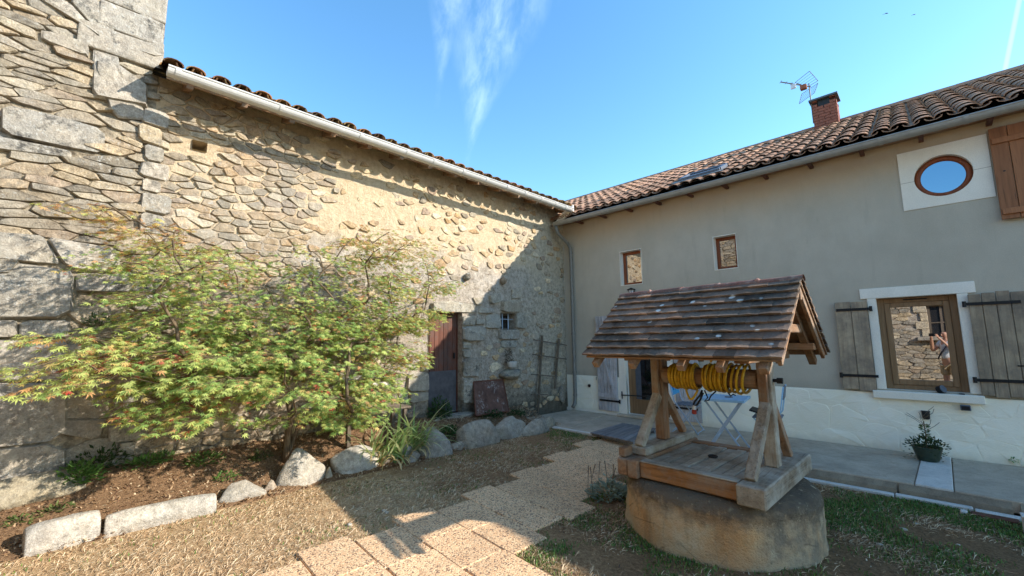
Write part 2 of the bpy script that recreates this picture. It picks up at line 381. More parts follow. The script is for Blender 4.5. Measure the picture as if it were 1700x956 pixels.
def lawn_mat():
    g = G('lawn_soil', .95, .1)
    f = g.noise(38, 6, .8, None, .6); f2 = g.noise(120, 4, .8); big = g.noise(1.1, 5, .65)
    c = g.mix(g.rng(f, .32, .68), S(160, 120, 84), S(232, 200, 154))
    c = g.mix(g.rng(f2, .5, .72, 0, .6), c, S(196, 172, 130))
    c = g.mix(g.rng(g.noise(7, 5), .5, .7, 0, .45), c, S(100, 72, 50)); c = g.mix(g.rng(g.noise(1.7, 5, .7), .55, .7, 0, .35), c, S(206, 182, 142))
    gr = g.math('MULTIPLY', g.math('MULTIPLY', g.rng(big, .5, .6), g.rng(g.xyz(0), 1.4, 3.2, .1, 1)), g.rng(g.noise(22, 5, .7), .45, .6, 0, .6))
    c = g.mix(gr, c, S(84, 102, 52))
    c = g.mix(g.rng(g.math('ADD', g.xyz(1), g.math('MULTIPLY', g.math('SUBTRACT', g.noise(2.2, 5), .5), 1.6)), -5.2, -4.5, 0, .7), c, g.mix(g.rng(f, .35, .65), S(96, 66, 46), S(160, 122, 88)))  # house shade put into the soil colour: darker past the ragged shadow edge
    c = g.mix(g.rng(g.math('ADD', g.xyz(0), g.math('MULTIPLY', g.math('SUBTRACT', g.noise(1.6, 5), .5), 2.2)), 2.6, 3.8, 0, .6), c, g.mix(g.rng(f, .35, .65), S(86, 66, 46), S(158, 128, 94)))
    return g.out(c, g.bump(g.math('ADD', f, f2), .9, .02))
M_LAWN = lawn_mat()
def bed_mat():
    g = G('bed_soil', .95, .1); f = g.noise(45, 6, .8, None, .5)
    c = g.mix(g.rng(f, .3, .7), S(88, 66, 50), S(168, 134, 100)); c = g.mix(g.rng(g.noise(90, 4, .8), .58, .7), c, S(160, 128, 92))
    return g.out(c, g.bump(f, 1, .03))
M_BED = bed_mat()
def concrete_mat(name, a, b):
    g = G(name, .9, .2); n1 = g.noise(2.2, 6, .7, None, .4); n2 = g.noise(14, 5, .7); n3 = g.noise(110, 3, .7)
    c = g.mix(g.rng(n1, .35, .65), a, b); c = g.mix(g.rng(n2, .5, .75, 0, .4), c, tuple(x*.6 for x in a[:3])+(1,))
    c = g.mix(1, c, g.mix(g.rng(n3, .3, .7), (.85, .85, .85, 1), (1.12, 1.12, 1.12, 1)), 'MULTIPLY')
    return g.out(c, g.bump(g.math('ADD', n2, g.math('MULTIPLY', n3, .5)), .35, .01))
M_CONC = concrete_mat('terrace_concrete', S(170, 154, 134), S(200, 184, 162))
M_CURB = concrete_mat('kerb_concrete', S(124, 112, 96), S(162, 148, 126))
M_PATCH = concrete_mat('pale_concrete', S(200, 194, 184), S(220, 214, 204))
def paver_mat():
    g = G('aggregate_paver', .85, .3)
    v_ = g.n('ShaderNodeTexVoronoi'); g.t.links.new(g.geo.outputs['Position'], v_.inputs['Vector']); v_.inputs['Scale'].default_value = 95
    bw = g.n('ShaderNodeRGBToBW'); g.t.links.new(v_.outputs['Color'], bw.inputs[0])
    c = g.mix(g.rng(bw.outputs[0], .2, .8), S(218, 172, 128), S(244, 212, 168))
    c = g.mix(g.rng(bw.outputs[0], .72, .76), c, S(134, 108, 88))
    c = g.mix(g.rng(v_.outputs['Distance'], .5, .75, 0, .5), c, S(136, 108, 84))
    c = g.hsv(c, .5, 1, g.rng(g.rand(), 0, 1, .92, 1.08))
    c = g.mix(g.rng(g.noise(3, 5), .5, .7, 0, .25), c, S(120, 98, 78))
    return g.out(c, g.bump(v_.outputs['Distance'], .5, -.006))
M_PAVER = paver_mat()
def well_mat():
    g = G('well_render', .92, .2); n1 = g.noise(2.2, 6, .7, g.pos(1, 1, .7), .3); n2 = g.noise(12, 6, .75); n3 = g.noise(70, 4)
    c = g.mix(g.rng(n1, .36, .64), S(204, 158, 108), S(208, 192, 160))
    c = g.mix(g.rng(g.noise(1.6, 4), .52, .66, 0, .6), c, S(216, 160, 104))
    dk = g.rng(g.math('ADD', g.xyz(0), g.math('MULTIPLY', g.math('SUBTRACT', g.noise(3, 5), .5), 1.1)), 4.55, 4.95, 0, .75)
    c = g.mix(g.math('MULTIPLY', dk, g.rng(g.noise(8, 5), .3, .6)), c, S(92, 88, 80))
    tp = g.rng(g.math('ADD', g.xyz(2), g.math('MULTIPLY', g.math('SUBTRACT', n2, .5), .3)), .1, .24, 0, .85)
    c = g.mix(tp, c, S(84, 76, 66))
    c = g.mix(g.rng(n2, .6, .7, 0, .6), c, S(92, 80, 62))
    sp = g.math('MULTIPLY', g.rng(g.math('ADD', g.vor(7), g.math('MULTIPLY', n2, .12)), .24, .18), g.rng(g.noise(2.6, 2), .5, .56))
    c = g.mix(g.math('MULTIPLY', sp, tp), c, S(186, 172, 140))
    crk = g.n('ShaderNodeTexVoronoi', feature='DISTANCE_TO_EDGE'); g.t.links.new(g.pos(1, 1, .8), crk.inputs['Vector']); crk.inputs['Scale'].default_value = 2.6
    c = g.mix(g.math('MULTIPLY', g.rng(g.math('ADD', crk.outputs[0], g.math('MULTIPLY', n2, .03)), .026, .016, 0, .55), g.rng(g.noise(1.9, 3), .5, .56)), c, S(70, 60, 48))
    c = g.mix(g.rng(g.noise(1, 5, .6, g.pos(9, 9, .9)), .54, .72, 0, .45), c, S(112, 98, 78))
    c = g.mix(g.rng(g.noise(26, 4, .7), .6, .7, 0, .5), c, S(206, 188, 152))
    bl = g.rng(g.math('ADD', g.xyz(2), g.math('MULTIPLY', n2, .2)), .12, -.06, 0, .4); c = g.mix(bl, c, S(176, 166, 140))
    return g.out(c, g.bump(g.math('ADD', n2, g.math('MULTIPLY', n3, .5)), 1.0, .03))
M_WELL = well_mat()
M_SKIN = plain('skin', S(196, 148, 120), .55, 0, .05)
M_SHIRT = plain('white_cotton', S(226, 226, 224), .9, 0, .05)
M_SHORTS = plain('beige_cotton', S(188, 166, 132), .9, 0, .08)
M_HAIR = plain('brown_hair', S(70, 50, 36), .7)
M_STRAP = plain('navy_strap', S(40, 44, 66), .8)

# ------------------------------------------------------------------ masonry cells
def cells(u0, u1, v0, v1, du, dv, jit, R, wob=.5):
    """irregular stones: clipped Voronoi cells of a jittered, staggered grid (stretched in u)"""
    k = dv/du; seeds = []
    v = v0; row = 0
    while v < v1+dv:
        h = dv*R.uniform(.65, 1.35); u = u0-R.random()*du
        while u < u1+du:
            st = du*R.uniform(.55, 1.5); seeds.append((u+st/2+R.uniform(-jit, jit)*du*.3, v+h/2+R.uniform(-jit, jit)*h)); u += st
        v += h; row += 1
    res = []
    grid = {}
    for i, (a, b) in enumerate(seeds): grid.setdefault((int(a//du), int(b//dv)), []).append(i)
    for i, (a, b) in enumerate(seeds):
        if not (u0 <= a <= u1 and v0 <= b <= v1): continue
        poly = [(max(u0, a-2*du), max(v0, b-2*dv)), (min(u1, a+2*du), max(v0, b-2*dv)), (min(u1, a+2*du), min(v1, b+2*dv)), (max(u0, a-2*du), min(v1, b+2*dv))]
        gi, gj = int(a//du), int(b//dv)
        nb = [j for x in range(-2, 3) for y in range(-2, 3) for j in grid.get((gi+x, gj+y), []) if j != i]
        nb.sort(key=lambda j: ((seeds[j][0]-a)*k)**2+(seeds[j][1]-b)**2)
        for j in nb[:14]:
            c_, d_ = seeds[j]; nx, ny = (c_-a)*k*k, (d_-b); mx0, my0 = (a+c_)/2, (b+d_)/2
            out = []
            for q in range(len(poly)):
                p1, p2 = poly[q], poly[(q+1) % len(poly)]
                s1 = (p1[0]-mx0)*nx+(p1[1]-my0)*ny; s2 = (p2[0]-mx0)*nx+(p2[1]-my0)*ny
                if s1 <= 0: out.append(p1)
                if (s1 < 0 < s2) or (s2 < 0 < s1):
                    t = s1/(s1-s2); out.append((p1[0]+(p2[0]-p1[0])*t, p1[1]+(p2[1]-p1[1])*t))
            poly = out
            if len(poly) < 3: break
        if len(poly) >= 3:
            # merge short edges
            pr = []
            for q in poly:
                if not pr or math.hypot((q[0]-pr[-1][0])*k, q[1]-pr[-1][1]) > dv*.16: pr.append(q)
            if len(pr) >= 4: res.append(pr)
    return res
def wobble(poly, amp, fr):
    return [(u+amp*mnoise.noise(Vector((u*fr, v*fr, 3.3))), v+amp*mnoise.noise(Vector((u*fr, v*fr, 9.1)))) for u, v in poly]
def cen(poly): return sum(p[0] for p in poly)/len(poly), sum(p[1] for p in poly)/len(poly)
def area(poly):
    return abs(sum(poly[i][0]*poly[(i+1) % len(poly)][1]-poly[(i+1) % len(poly)][0]*poly[i][1] for i in range(len(poly))))/2
def stone(mb, poly, P, gap, proud, R, chamf=.22, back=-.03, rag=0.0, tilt=.1):
    cu, cv = cen(poly); n = len(poly)
    sz = math.sqrt(area(poly)); s0 = max(.3, 1-gap/sz*1.6)
    # cut corners
    pts = []
    for i in range(n):
        p0, p1, p2 = poly[i-1], poly[i], poly[(i+1) % n]; t = R.uniform(.06, .2)
        if n <= 6: pts += [(p1[0]+(p0[0]-p1[0])*t, p1[1]+(p0[1]-p1[1])*t), (p1[0]+(p2[0]-p1[0])*t, p1[1]+(p2[1]-p1[1])*t)]
        else: pts.append((p1[0]+R.uniform(-.03, .03)*sz, p1[1]+R.uniform(-.03, .03)*sz))
    m_ = len(pts); tu, tv = R.uniform(-tilt, tilt), R.uniform(-tilt, tilt)
    pts = [(cu+(u-cu)*s0*(1+R.uniform(-rag, rag)), cv+(v-cv)*s0*(1+R.uniform(-rag, rag))) for u, v in pts]
    ch = 1-min(chamf, .009/sz+.03)*R.uniform(.8, 1.5)
    vs = [P(u, v, back) for u, v in pts]+[P(u, v, proud*.45) for u, v in pts]
    vs += [P(cu+(u-cu)*ch, cv+(v-cv)*ch, proud+(u-cu)*tu+(v-cv)*tv+R.uniform(-.15, .15)*proud) for u, v in pts]
    vs.append(P(cu+R.uniform(-.1, .1)*sz, cv+R.uniform(-.1, .1)*sz, proud*R.uniform(.9, 1.35)))
    fs = [(r*m_+i, r*m_+(i+1) % m_, (r+1)*m_+(i+1) % m_, (r+1)*m_+i) for r in (0, 1) for i in range(m_)]
    fs += [(2*m_+i, 2*m_+(i+1) % m_, 3*m_) for i in range(m_)]
    mb.add(vs, fs)
def camdist(p): return (Vector(p)-CAM).length
def inframe(p, mar=60):
    d = Vector(p)-CAM; z = d.dot(fw)
    if z <= .1: return False
    x = 850+F_PX*d.dot(rt)/z; y = 478-F_PX*d.dot(upv)/z
    return -mar < x < 1700+mar and -mar < y < 956+mar
PX = lambda u, v, w_: (w_, u, v)          # barn wall: u=y, v=z, outward +x
PH = lambda u, v, w_: (u, -w_, v)         # house wall: u=x, v=z, outward -y
PO = lambda u, v, w_: (u, OY+w_, v)       # opposite wall, outward +y
OY = -10.5
def lay(items, parent, name, mat, limit, stuffname, P, gap, prd, R, pal, rag=.03, chamf=.25):
    """items: polygons; the `limit` largest on screen become single parts, the rest one stuff part"""
    sc_ = []
    for p in items:
        c_ = cen(p); w_ = P(c_[0], c_[1], 0); sc_.append((area(p)/camdist(w_)**2 if inframe(w_) else 0, p))
    sc_.sort(key=lambda t: -t[0]); rest = MB(); rest.col = pal[0]
    for i, (s_, p) in enumerate(sc_):
        mb = MB() if i < limit and s_ > 0 else rest
        pc = R.choice(pal); kk = R.uniform(.84, 1.14); mb.col = (pc[0]*kk, pc[1]*kk, pc[2]*kk, 1)
        stone(mb, p, P, gap*R.uniform(.4, 1.5), R.uniform(*prd), R, chamf, rag=rag)
        if mb is not rest: mb.build(name, mat, parent)
    if rest.v:
        o = rest.build(stuffname, mat, parent); o['kind'] = 'stuff'
def wall_sheet(name, mat, parent, P, us, vs, holes, step, amp, fr, depth=.0, seed=0, w0=0):
    """a wall face with openings; cut lines at the holes, relief of amplitude amp"""
    cu = set(us); cv = set(vs)
    for h in holes: cu |= {h[0], h[1]}; cv |= {h[2], h[3]}
    def fill(c):
        c = sorted(c); r = []
        for a, b in zip(c[:-1], c[1:]):
            n = max(1, int((b-a)/step+.5)); r += [a+(b-a)*i/n for i in range(n)]
        return r+[c[-1]]
    U = fill(cu); V = fill(cv); mb = MB()
    vs_ = []
    for u in U:
        for v in V:
            q = Vector((u*fr, v*fr, seed)); w_ = w0+amp*(mnoise.noise(q)+.5*mnoise.noise(q*2.3)+.35*mnoise.noise(q*5.1))
            vs_.append(P(u, v, w_))
    nv = len(V); fs = []
    for i in range(len(U)-1):
        for j in range(nv-1):
            mu, mv = (U[i]+U[i+1])/2, (V[j]+V[j+1])/2
            if any(h[0] < mu < h[1] and h[2] < mv < h[3] for h in holes): continue
            fs.append((i*nv+j, (i+1)*nv+j, (i+1)*nv+j+1, i*nv+j+1))
    mb.add(vs_, fs)
    return mb.build(name, mat, parent, smooth=True, recenter=False)
def reveal(mb, P, h, d, w0=.0, top=True):
    a, b, c_, e = h
    q = [(a, c_), (b, c_), (b, e), (a, e)]
    for i in range(4):
        p1, p2 = q[i], q[(i+1) % 4]
        mb.add([P(*p1, w0), P(*p2, w0), P(*p2, -d), P(*p1, -d)], [(0, 1, 2, 3)])

# ================================================================== GROUND
R = random.Random(5)
mb = MB(); n = 0
xs = sorted(set([-400, -120, -40, -15, -6, -1.2]+[.86+i*.12 for i in range(60)]+[9, 14, 25, 60, 150, 400]))
ys = sorted(set([-400, -120, -40, -20, -12]+[-10+i*.12 for i in range(75)]+[0, 6, 20, 60, 150, 400]))
vs = []
for x in xs:
    for y in ys:
        z = zl(x)+(.012*mnoise.noise(Vector((x*1.7, y*1.7, 0)))+.006*mnoise.noise(Vector((x*6, y*6, 2))) if .8 < x < 9 and -10 < y < 0 else 0)
        if y > -1.5: z = min(z, -.16)
        if x < .9: z = -.25 if x < 0 else z-.02
        vs.append((x, y, z))
ny = len(ys)
mb.add(vs, [(i*ny+j, (i+1)*ny+j, (i+1)*ny+j+1, i*ny+j+1) for i in range(len(xs)-1) for j in range(ny-1)])
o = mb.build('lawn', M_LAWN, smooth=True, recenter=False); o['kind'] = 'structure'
# flower bed, rising to the barn wall
def zb(x, y):
    return .0+.32*sm((1.0-x)/1.0)*(.75+.35*sm((-y-1.5)/4))+.02*mnoise.noise(Vector((x*5, y*5, 1)))+.012*mnoise.noise(Vector((x*15, y*15, 1)))
mb = MB(); X = [-.02+i*.06 for i in range(18)]; Y = [-9.5+i*.08 for i in range(96)]
mb.add([(x, y, zb(x, y)-(.12 if i == 17 else 0)) for i, x in enumerate(X) for y in Y], [(i*96+j, (i+1)*96+j, (i+1)*96+j+1, i*96+j+1) for i in range(17) for j in range(95)])
o = mb.build('flower_bed', M_BED, smooth=True, recenter=False); o['kind'] = 'structure'

# terrace of concrete slabs along the house
ter = bpy.data.objects.new('terrace', None); put(ter); ter['kind'] = 'structure'
def ey(x): return -1.62-.03*math.sin(x*2)-.05*sm((2.4-x)/2)+(0 if x > 2 else .2*sm((1.3-x)/1.3))   # front edge of terrace
joints = [(.02, .14), (1.25, 1.02), (2.75, 2.75), (4.05, 4.1), (5.56, 5.60), (5.84, 5.86), (7.2, 7.2), (12, 12)]
for i in range(len(joints)-1):
    (a0, a1), (b0, b1) = joints[i], joints[i+1]; g_ = .004
    ring = [(a1+g_, -.002), (b1-g_, -.002)]
    m_ = 6; fr = []
    for k in range(m_+1):
        x = (b0-g_)+(a0-b0+2*g_)*k/m_; fr.append((x, ey(x)+.012*mnoise.noise(Vector((x*9, 0, 0)))))
    mb = MB(); mb.prism(ring+fr, lambda u, v, w_: (u, v, w_), -.11 if b1 > 2.8 else -.07, (0, -.006, -.002, -.004, .003, -.003, .001)[i])
    mb.build('concrete_slab', M_PATCH if i == 4 else M_CONC, ter, bev=.006)
mb = MB()
mb.prism([(0, .02), (12, .02), (12, -1.5), (2, -1.5), (.1, -1.3)], lambda u, v, w_: (u, v, w_), -.3, -.03); mb.build('slab_bed', M_CURB, ter)
# rough kerb face and the thin pale edging strip in front
for (x0, x1) in ((2.7, 4.05), (4.06, 5.42), (5.44, 6.2), (6.25, 8.5)):
    mb = MB(); n_ = int((x1-x0)/.12)+2
    vs = []
    for k in range(n_):
        x = x0+(x1-x0)*k/(n_-1); y = ey(x)
        for dy, z in ((.05, -.2), (-.05-.012*mnoise.noise(Vector((x*5, 1, 0))), -.2), (-.035-.015*mnoise.noise(Vector((x*7, 2, 0))), -.07), (-.008-.01*mnoise.noise(Vector((x*8, 3, 0))), -.018), (.05, -.018)):
            vs.append((x, y+dy, z))
    fs = [(k*5+q, (k+1)*5+q, (k+1)*5+(q+1) % 5, k*5+(q+1) % 5) for k in range(n_-1) for q in range(5)]+[(0, 1, 2, 3, 4), tuple((n_-1)*5+q for q in (4, 3, 2, 1, 0))]
    mb.add(vs, fs); mb.build('kerb_stone', M_CURB, ter)
for (x0, x1) in ((1.0, 1.9), (2.9, 4.6), (4.62, 5.4), (5.41, 5.95), (5.96, 6.9), (6.92, 8)):
    mb = MB(); y0 = ey((x0+x1)/2)-.055; z = zl(x0)+.018
    mb.box((x0, y0-.075, z-.1), (x1, y0, z+R.uniform(0, .012))); mb.build('edging_strip', M_PATCH, ter, bev=.006)
mb = MB(); mb.box((5.93, -1.86, -.2), (6.22, -1.77, zl(6)+.022)); tag(mb.build('terracotta_brick', M_RUST, bev=.006), 'flat red brick set in the grass beside the terrace kerb', 'brick')
mb = MB(); mb.box((5.86, -1.85, -.2), (5.91, -1.78, zl(6)+.026)); tag(mb.build('stone_chip', M_PATCH, bev=.01), 'small white block at the end of the flat red brick', 'stone')
t = thing('boundary_peg', 'short grey white post at the lower right edge of the lawn', 'post', (6.27, -2.06, -.15))
mb = MB(); mb.box((6.215, -2.12, -.2), (6.32, -2.02, .0)); mb.build('post', M_PATCH, t, bev=.008)
mb = MB(); mb.box((6.21, -2.125, .0), (6.325, -2.015, .015)); mb.build('cap', M_PATCH, t, bev=.004)

# path of exposed-aggregate pavers
path = bpy.data.objects.new('garden_path', None); put(path); path['kind'] = 'structure'
PV = []
for k in range(14):
    y_ = -7.19+.395*k; bx = 2.30 if y_ < -5 else 2.30-.42*sm((y_+5.3)/3.6)
    PV.append((y_, bx+(.13 if k % 2 else 0)+R.uniform(-.012, .012), 3 if k < 5 else 2))
PW = .50
for (y, x0, nn) in PV:
    for k in range(nn):
        x = x0+k*(PW+.003); yy = y+R.uniform(-.008, .008)
        ang = R.uniform(-.008, .008)+math.radians(-2); Rm = Matrix.Rotation(ang, 3, 'Z')
        mb = MB(); hgt = .02+R.uniform(-.0015, .002); z = zl(x+.2)
        hy = .391
        mb.box((-PW/2, -hy/2, -.04), (PW/2, hy/2, hgt), Rm, (x+PW/2, yy+hy/2, 0)); mb.v = [(q[0], q[1], q[2]+zl(q[0])) for q in mb.v]; mb.build('paver', M_PAVER, path, bev=.007)

# ================================================================== BARN
barn = thing('stone_barn', 'long stone barn with tan rubble wall, brown door and grey gutter under mossy tiles', 'barn', (0, -3.6, 0))
door_h = (-3.66, -2.97, .2, 1.99); win_h = (-2.04, -1.60, 1.71, 2.02); hole_h = (-6.90, -6.76, 3.72, 3.83)
wall_sheet('wall', M_MORTAR, barn, PX, (-7.24, 0.0), (-.1, 4.45), [door_h, win_h, hole_h], .045, .016, 3.1)
for h_, d_ in ((door_h, .22), (win_h, .28), (hole_h, .3)):
    mb = MB(); reveal(mb, PX, h_, d_, .02); mb.build('opening_reveal', M_MORTAR, barn, recenter=False, recalc=False)
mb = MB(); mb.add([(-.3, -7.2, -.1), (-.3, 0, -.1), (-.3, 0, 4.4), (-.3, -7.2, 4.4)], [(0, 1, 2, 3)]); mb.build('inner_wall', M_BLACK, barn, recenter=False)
# blocks traced from the wall: door jambs, lintels, sill, ledge
def blk(px, dz=0, ax=0, val=0.0):
    r = []
    for p in px:
        q = at(p[0], p[1], ax, val); r.append((q.y, q.z) if ax == 0 else (q.x, q.z))
    return r
def zq(l, ox, oy, s_): return [(ox+x*s_, oy+y*s_) for x, y in l]
JB = [([(377, 262), (450, 262), (448, 318), (377, 320)], .03), ([(377, 324), (510, 322), (506, 385), (492, 411), (377, 412)], .045), ([(377, 416), (430, 419), (424, 454), (377, 454)], .02),
      ([(377, 458), (426, 458), (420, 508), (377, 508)], .03), ([(377, 513), (465, 513), (476, 560), (464, 620), (377, 620)], .05), ([(374, 628), (452, 626), (438, 778), (374, 778)], .045),
      ([(190, 184), (300, 172), (440, 192), (462, 244), (186, 241)], .03), ([(58, 592), (177, 590), (177, 704), (45, 708)], .03), ([(62, 712), (177, 708), (177, 760), (62, 778)], .03), ([(132, 532), (177, 530), (177, 587), (136, 588)], .025),
      ([(0, 715), (58, 712), (58, 775), (0, 782)], .02), ([(605, 172), (722, 170), (727, 242), (600, 243)], .05), ([(590, 344), (714, 343), (713, 401), (592, 402)], .04), ([(514, 253), (597, 252), (597, 338), (512, 337)], .03),
      ([(693, 246), (756, 250), (750, 338), (693, 338)], .03), ([(600, 405), (705, 405), (690, 450), (606, 452)], .015), ([(472, 206), (556, 216), (558, 248), (470, 248)], .025), ([(530, 132), (602, 132), (600, 182), (540, 196)], .03),
      ([(432, 150), (496, 160), (498, 196), (455, 200)], .03), ([(452, 282), (508, 280), (508, 312), (456, 314)], .02), ([(665, 100), (724, 90), (728, 160), (668, 164)], .02), ([(505, 20), (560, 10), (600, 48), (540, 70)], .0)]
JPAL = [(.36, .345, .29), (.42, .39, .33), (.31, .29, .25), (.39, .35, .28)]
for px, pr_ in JB[:-1]:
    mb = MB(); cc = R.choice(JPAL); mb.col = (*cc, 1); stone(mb, blk(zq(px, 660, 450, .2825)), PX, .004, pr_+.02, R, .12); mb.build('stone_block', M_BLOCK, barn)
# ledge stone under the moss, half boulder at the corner, putlog stones
def blob(name, c_, r_, mat, parent, R, sub=2, cuts=4, colr=None, rough=.12, cat=None):
    bm = bmesh.new(); bmesh.ops.create_icosphere(bm, subdivisions=sub, radius=1)
    pl = []
    for _ in range(cuts):
        d = Vector((R.uniform(-1, 1), R.uniform(-1, 1), R.uniform(-.4, 1))).normalized(); pl.append((d, R.uniform(.55, .8)))
    off = R.uniform(0, 99)
    for v in bm.verts:
        p = v.co.copy()
        p *= 1+rough*mnoise.noise(p*1.7+Vector((off, 0, 0)))*2
        for d, k in pl:
            q = p.dot(d)
            if q > k: p -= d*(q-k)*.92
        v.co = Vector((p.x*r_[0], p.y*r_[1], p.z*r_[2]))
    me = bpy.data.meshes.new(name); bm.to_mesh(me); bm.free()
    if colr:
        a_ = me.color_attributes.new('col', 'FLOAT_COLOR', 'POINT'); a_.data.foreach_set('color', np.tile(np.array([*colr, 1], dtype=np.float32), len(me.vertices)))
    me.materials.append(mat); me.shade_smooth()
    o = bpy.data.objects.new(name, me); o.location = c_; put(o, parent)
    return o
p = at(850, 621, 0, .12); blob('stone_ledge', p, (.2, .26, .1), M_BLOCK, barn, R, 3, 5, (.26, .25, .2))
p = at(934, 655, 0, .03); blob('stone_block', p, (.06, .13, .2), M_BLOCK, barn, R, 2, 4, (.2, .2, .19))
for (px, py) in ((775, 459), (836, 466)):
    p = at(px, py, 0, .05); blob('stone_block', p, (.08, .07, .075), M_BLOCK, barn, R, 2, 5, (.14, .13, .11))
# rubble stones of the wall
def inpoly(x, y, P_):
    r_ = False
    for i in range(len(P_)):
        x1, y1 = P_[i]; x2, y2 = P_[i-1]
        if (y1 > y) != (y2 > y) and x < (x2-x1)*(y-y1)/(y2-y1)+x1: r_ = not r_
    return r_
def inrect(p, hs, m_=.0): return any(h[0]-m_ < p[0] < h[1]+m_ and h[2]-m_ < p[1] < h[3]+m_ for h in hs)
BX = []
for px, _ in JB:
    q = blk(zq(px, 660, 450, .2825)); BX.append((min(a[0] for a in q), max(a[0] for a in q), min(a[1] for a in q), max(a[1] for a in q)))
keep = []
def barn_cells(u0, u1, du, dv, leftzone):
    for p in cells(u0, u1, .1, 4.36, du, dv, .5, R):
        c_ = cen(p)
        if any(inrect(q, [door_h, win_h, hole_h], .01) for q in p+[c_]) or inrect(c_, BX, .02): continue
        cl = mnoise.noise(Vector((c_[0]*1.1, c_[1]*1.4, 7)))
        if leftzone:
            if R.random() > 1.1-.75*sm((c_[0]+6.2)/1.0)+cl*.5: continue
            k = .985
        else:
            if R.random() > .30+.16*sm((c_[1]-2.7)/.3)-.1*sm((c_[0]+1.6)/.8)+cl*.6: continue
            k = R.uniform(.62, .95)
        keep.append(wobble([(c_[0]+(u-c_[0])*k, c_[1]+(v-c_[1])*k) for u, v in p], .03, 3))
barn_cells(-7.225, -5.2, .19, .085, True); barn_cells(-5.2, -.02, .21, .115, False)
WPAL = [S(186, 160, 124)[:3], S(198, 174, 138)[:3], S(172, 148, 118)[:3], S(176, 164, 144)[:3], S(208, 190, 156)[:3], S(188, 154, 112)[:3], S(162, 142, 124)[:3], S(150, 138, 120)[:3], S(214, 200, 172)[:3]]
keepL = [p for p in keep if cen(p)[0] < -5.2]; keepR = [p for p in keep if cen(p)[0] >= -5.2]
WR_ = [tuple(min(.8, x*1.12) for x in q) for q in WPAL]
lay(keepR, barn, 'stone', M_STONE2, 150, 'rubble_infill', PX, .008, (.010, .024), R, WR_, .10)
lay(keepL, barn, 'stone', M_STONE, 145, 'rubble_infill', PX, .008, (.010, .028), R, [tuple(.15*(.3*q[0]+.6*q[1]+.1*q[2])+.85*x for x in q) for q in WPAL], .10)
# timber door in its opening, planks and the steel kick sheet
dr = MB(); dr.box((-.17, -3.66, .2), (-.15, -2.97, 1.99)); dr = dr.build('door', M_DOORW, barn)
for k in range(7):
    mb = MB(); y0 = -3.635+k*.094; mb.box((-.148, y0, 1.0), (-.127+R.uniform(-.003, .003), y0+.089, 1.955)); mb.build('plank', M_DOORW, dr, bev=.003)
mb = MB(); mb.box((-.146, -3.63, .3), (-.122, -2.99, 1.003)); mb.build('kick_sheet', M_STEEL, dr, bev=.002)
mb = MB(); mb.box((-.14, -3.655, .25), (-.10, -3.637, 1.985)); mb.box((-.14, -2.985, .25), (-.10, -2.972, 1.985)); mb.box((-.14, -3.655, 1.958), (-.10, -2.972, 1.987)); mb.build('frame', M_DOORW, dr)
mb = MB(); mb.box((-.125, -3.06, 1.2), (-.095, -3.03, 1.3)); mb.build('latch', M_IRON, dr, bev=.003)
mb = MB(); mb.col = (.33, .31, .27, 1); stone(mb, [(-3.72, .12), (-2.75, .12), (-2.78, .3), (-3.7, .3)], PX, .002, .2, R, .1); mb.build('door_step', M_BLOCK, barn)
wn_ = MB(); wn_.box((-.2, -2.03, 1.712), (-.175, -1.61, 1.74)); wn_.box((-.2, -2.03, 1.99), (-.175, -1.61, 2.018)); wn_.box((-.2, -2.03, 1.74), (-.175, -2.0, 1.99)); wn_.box((-.2, -1.64, 1.74), (-.175, -1.61, 1.99))
wn_ = wn_.build('window', M_TREL, barn)
mb = MB(); mb.box((-.21, -2.0, 1.74), (-.202, -1.64, 1.99)); mb.build('pane', M_DGLASS, wn_)
for y0 in (-1.9, -1.74):
    mb = MB(); mb.tube([(-.08, y0, 1.70), (-.08, y0, 2.03)], .011, 6); mb.build('bar', M_PBLUE, wn_)
mb = MB(); mb.tube([(-.085, -2.05, 1.91), (-.085, -1.59, 1.91)], .008, 6); mb.build('bar', M_PBLUE, wn_)

# canal tile generator (half-round, tapering, real thickness)
def canal(mb, p, q, r0, r1, up_, th=.012, n=6, flip=1, fl=.82):
    p = Vector(p); q = Vector(q); t = (q-p).normalized(); sd_ = t.cross(Vector(up_)).normalized(); u_ = sd_.cross(t).normalized()*flip
    vs = []
    for e, r_ in ((p, r0), (q, r1)):
        for rr in (r_, r_-th):
            for k in range(n+1):
                a_ = PI*k/n; vs.append(e+sd_*math.cos(a_)*rr+u_*math.sin(a_)*rr*fl)
    m_ = n+1; fs = []
    for k in range(n):
        fs += [(k, k+1, 2*m_+k+1, 2*m_+k), (m_+k, 3*m_+k, 3*m_+k+1, m_+k+1), (k, m_+k, m_+k+1, k+1)]
    mb.add(vs, fs)
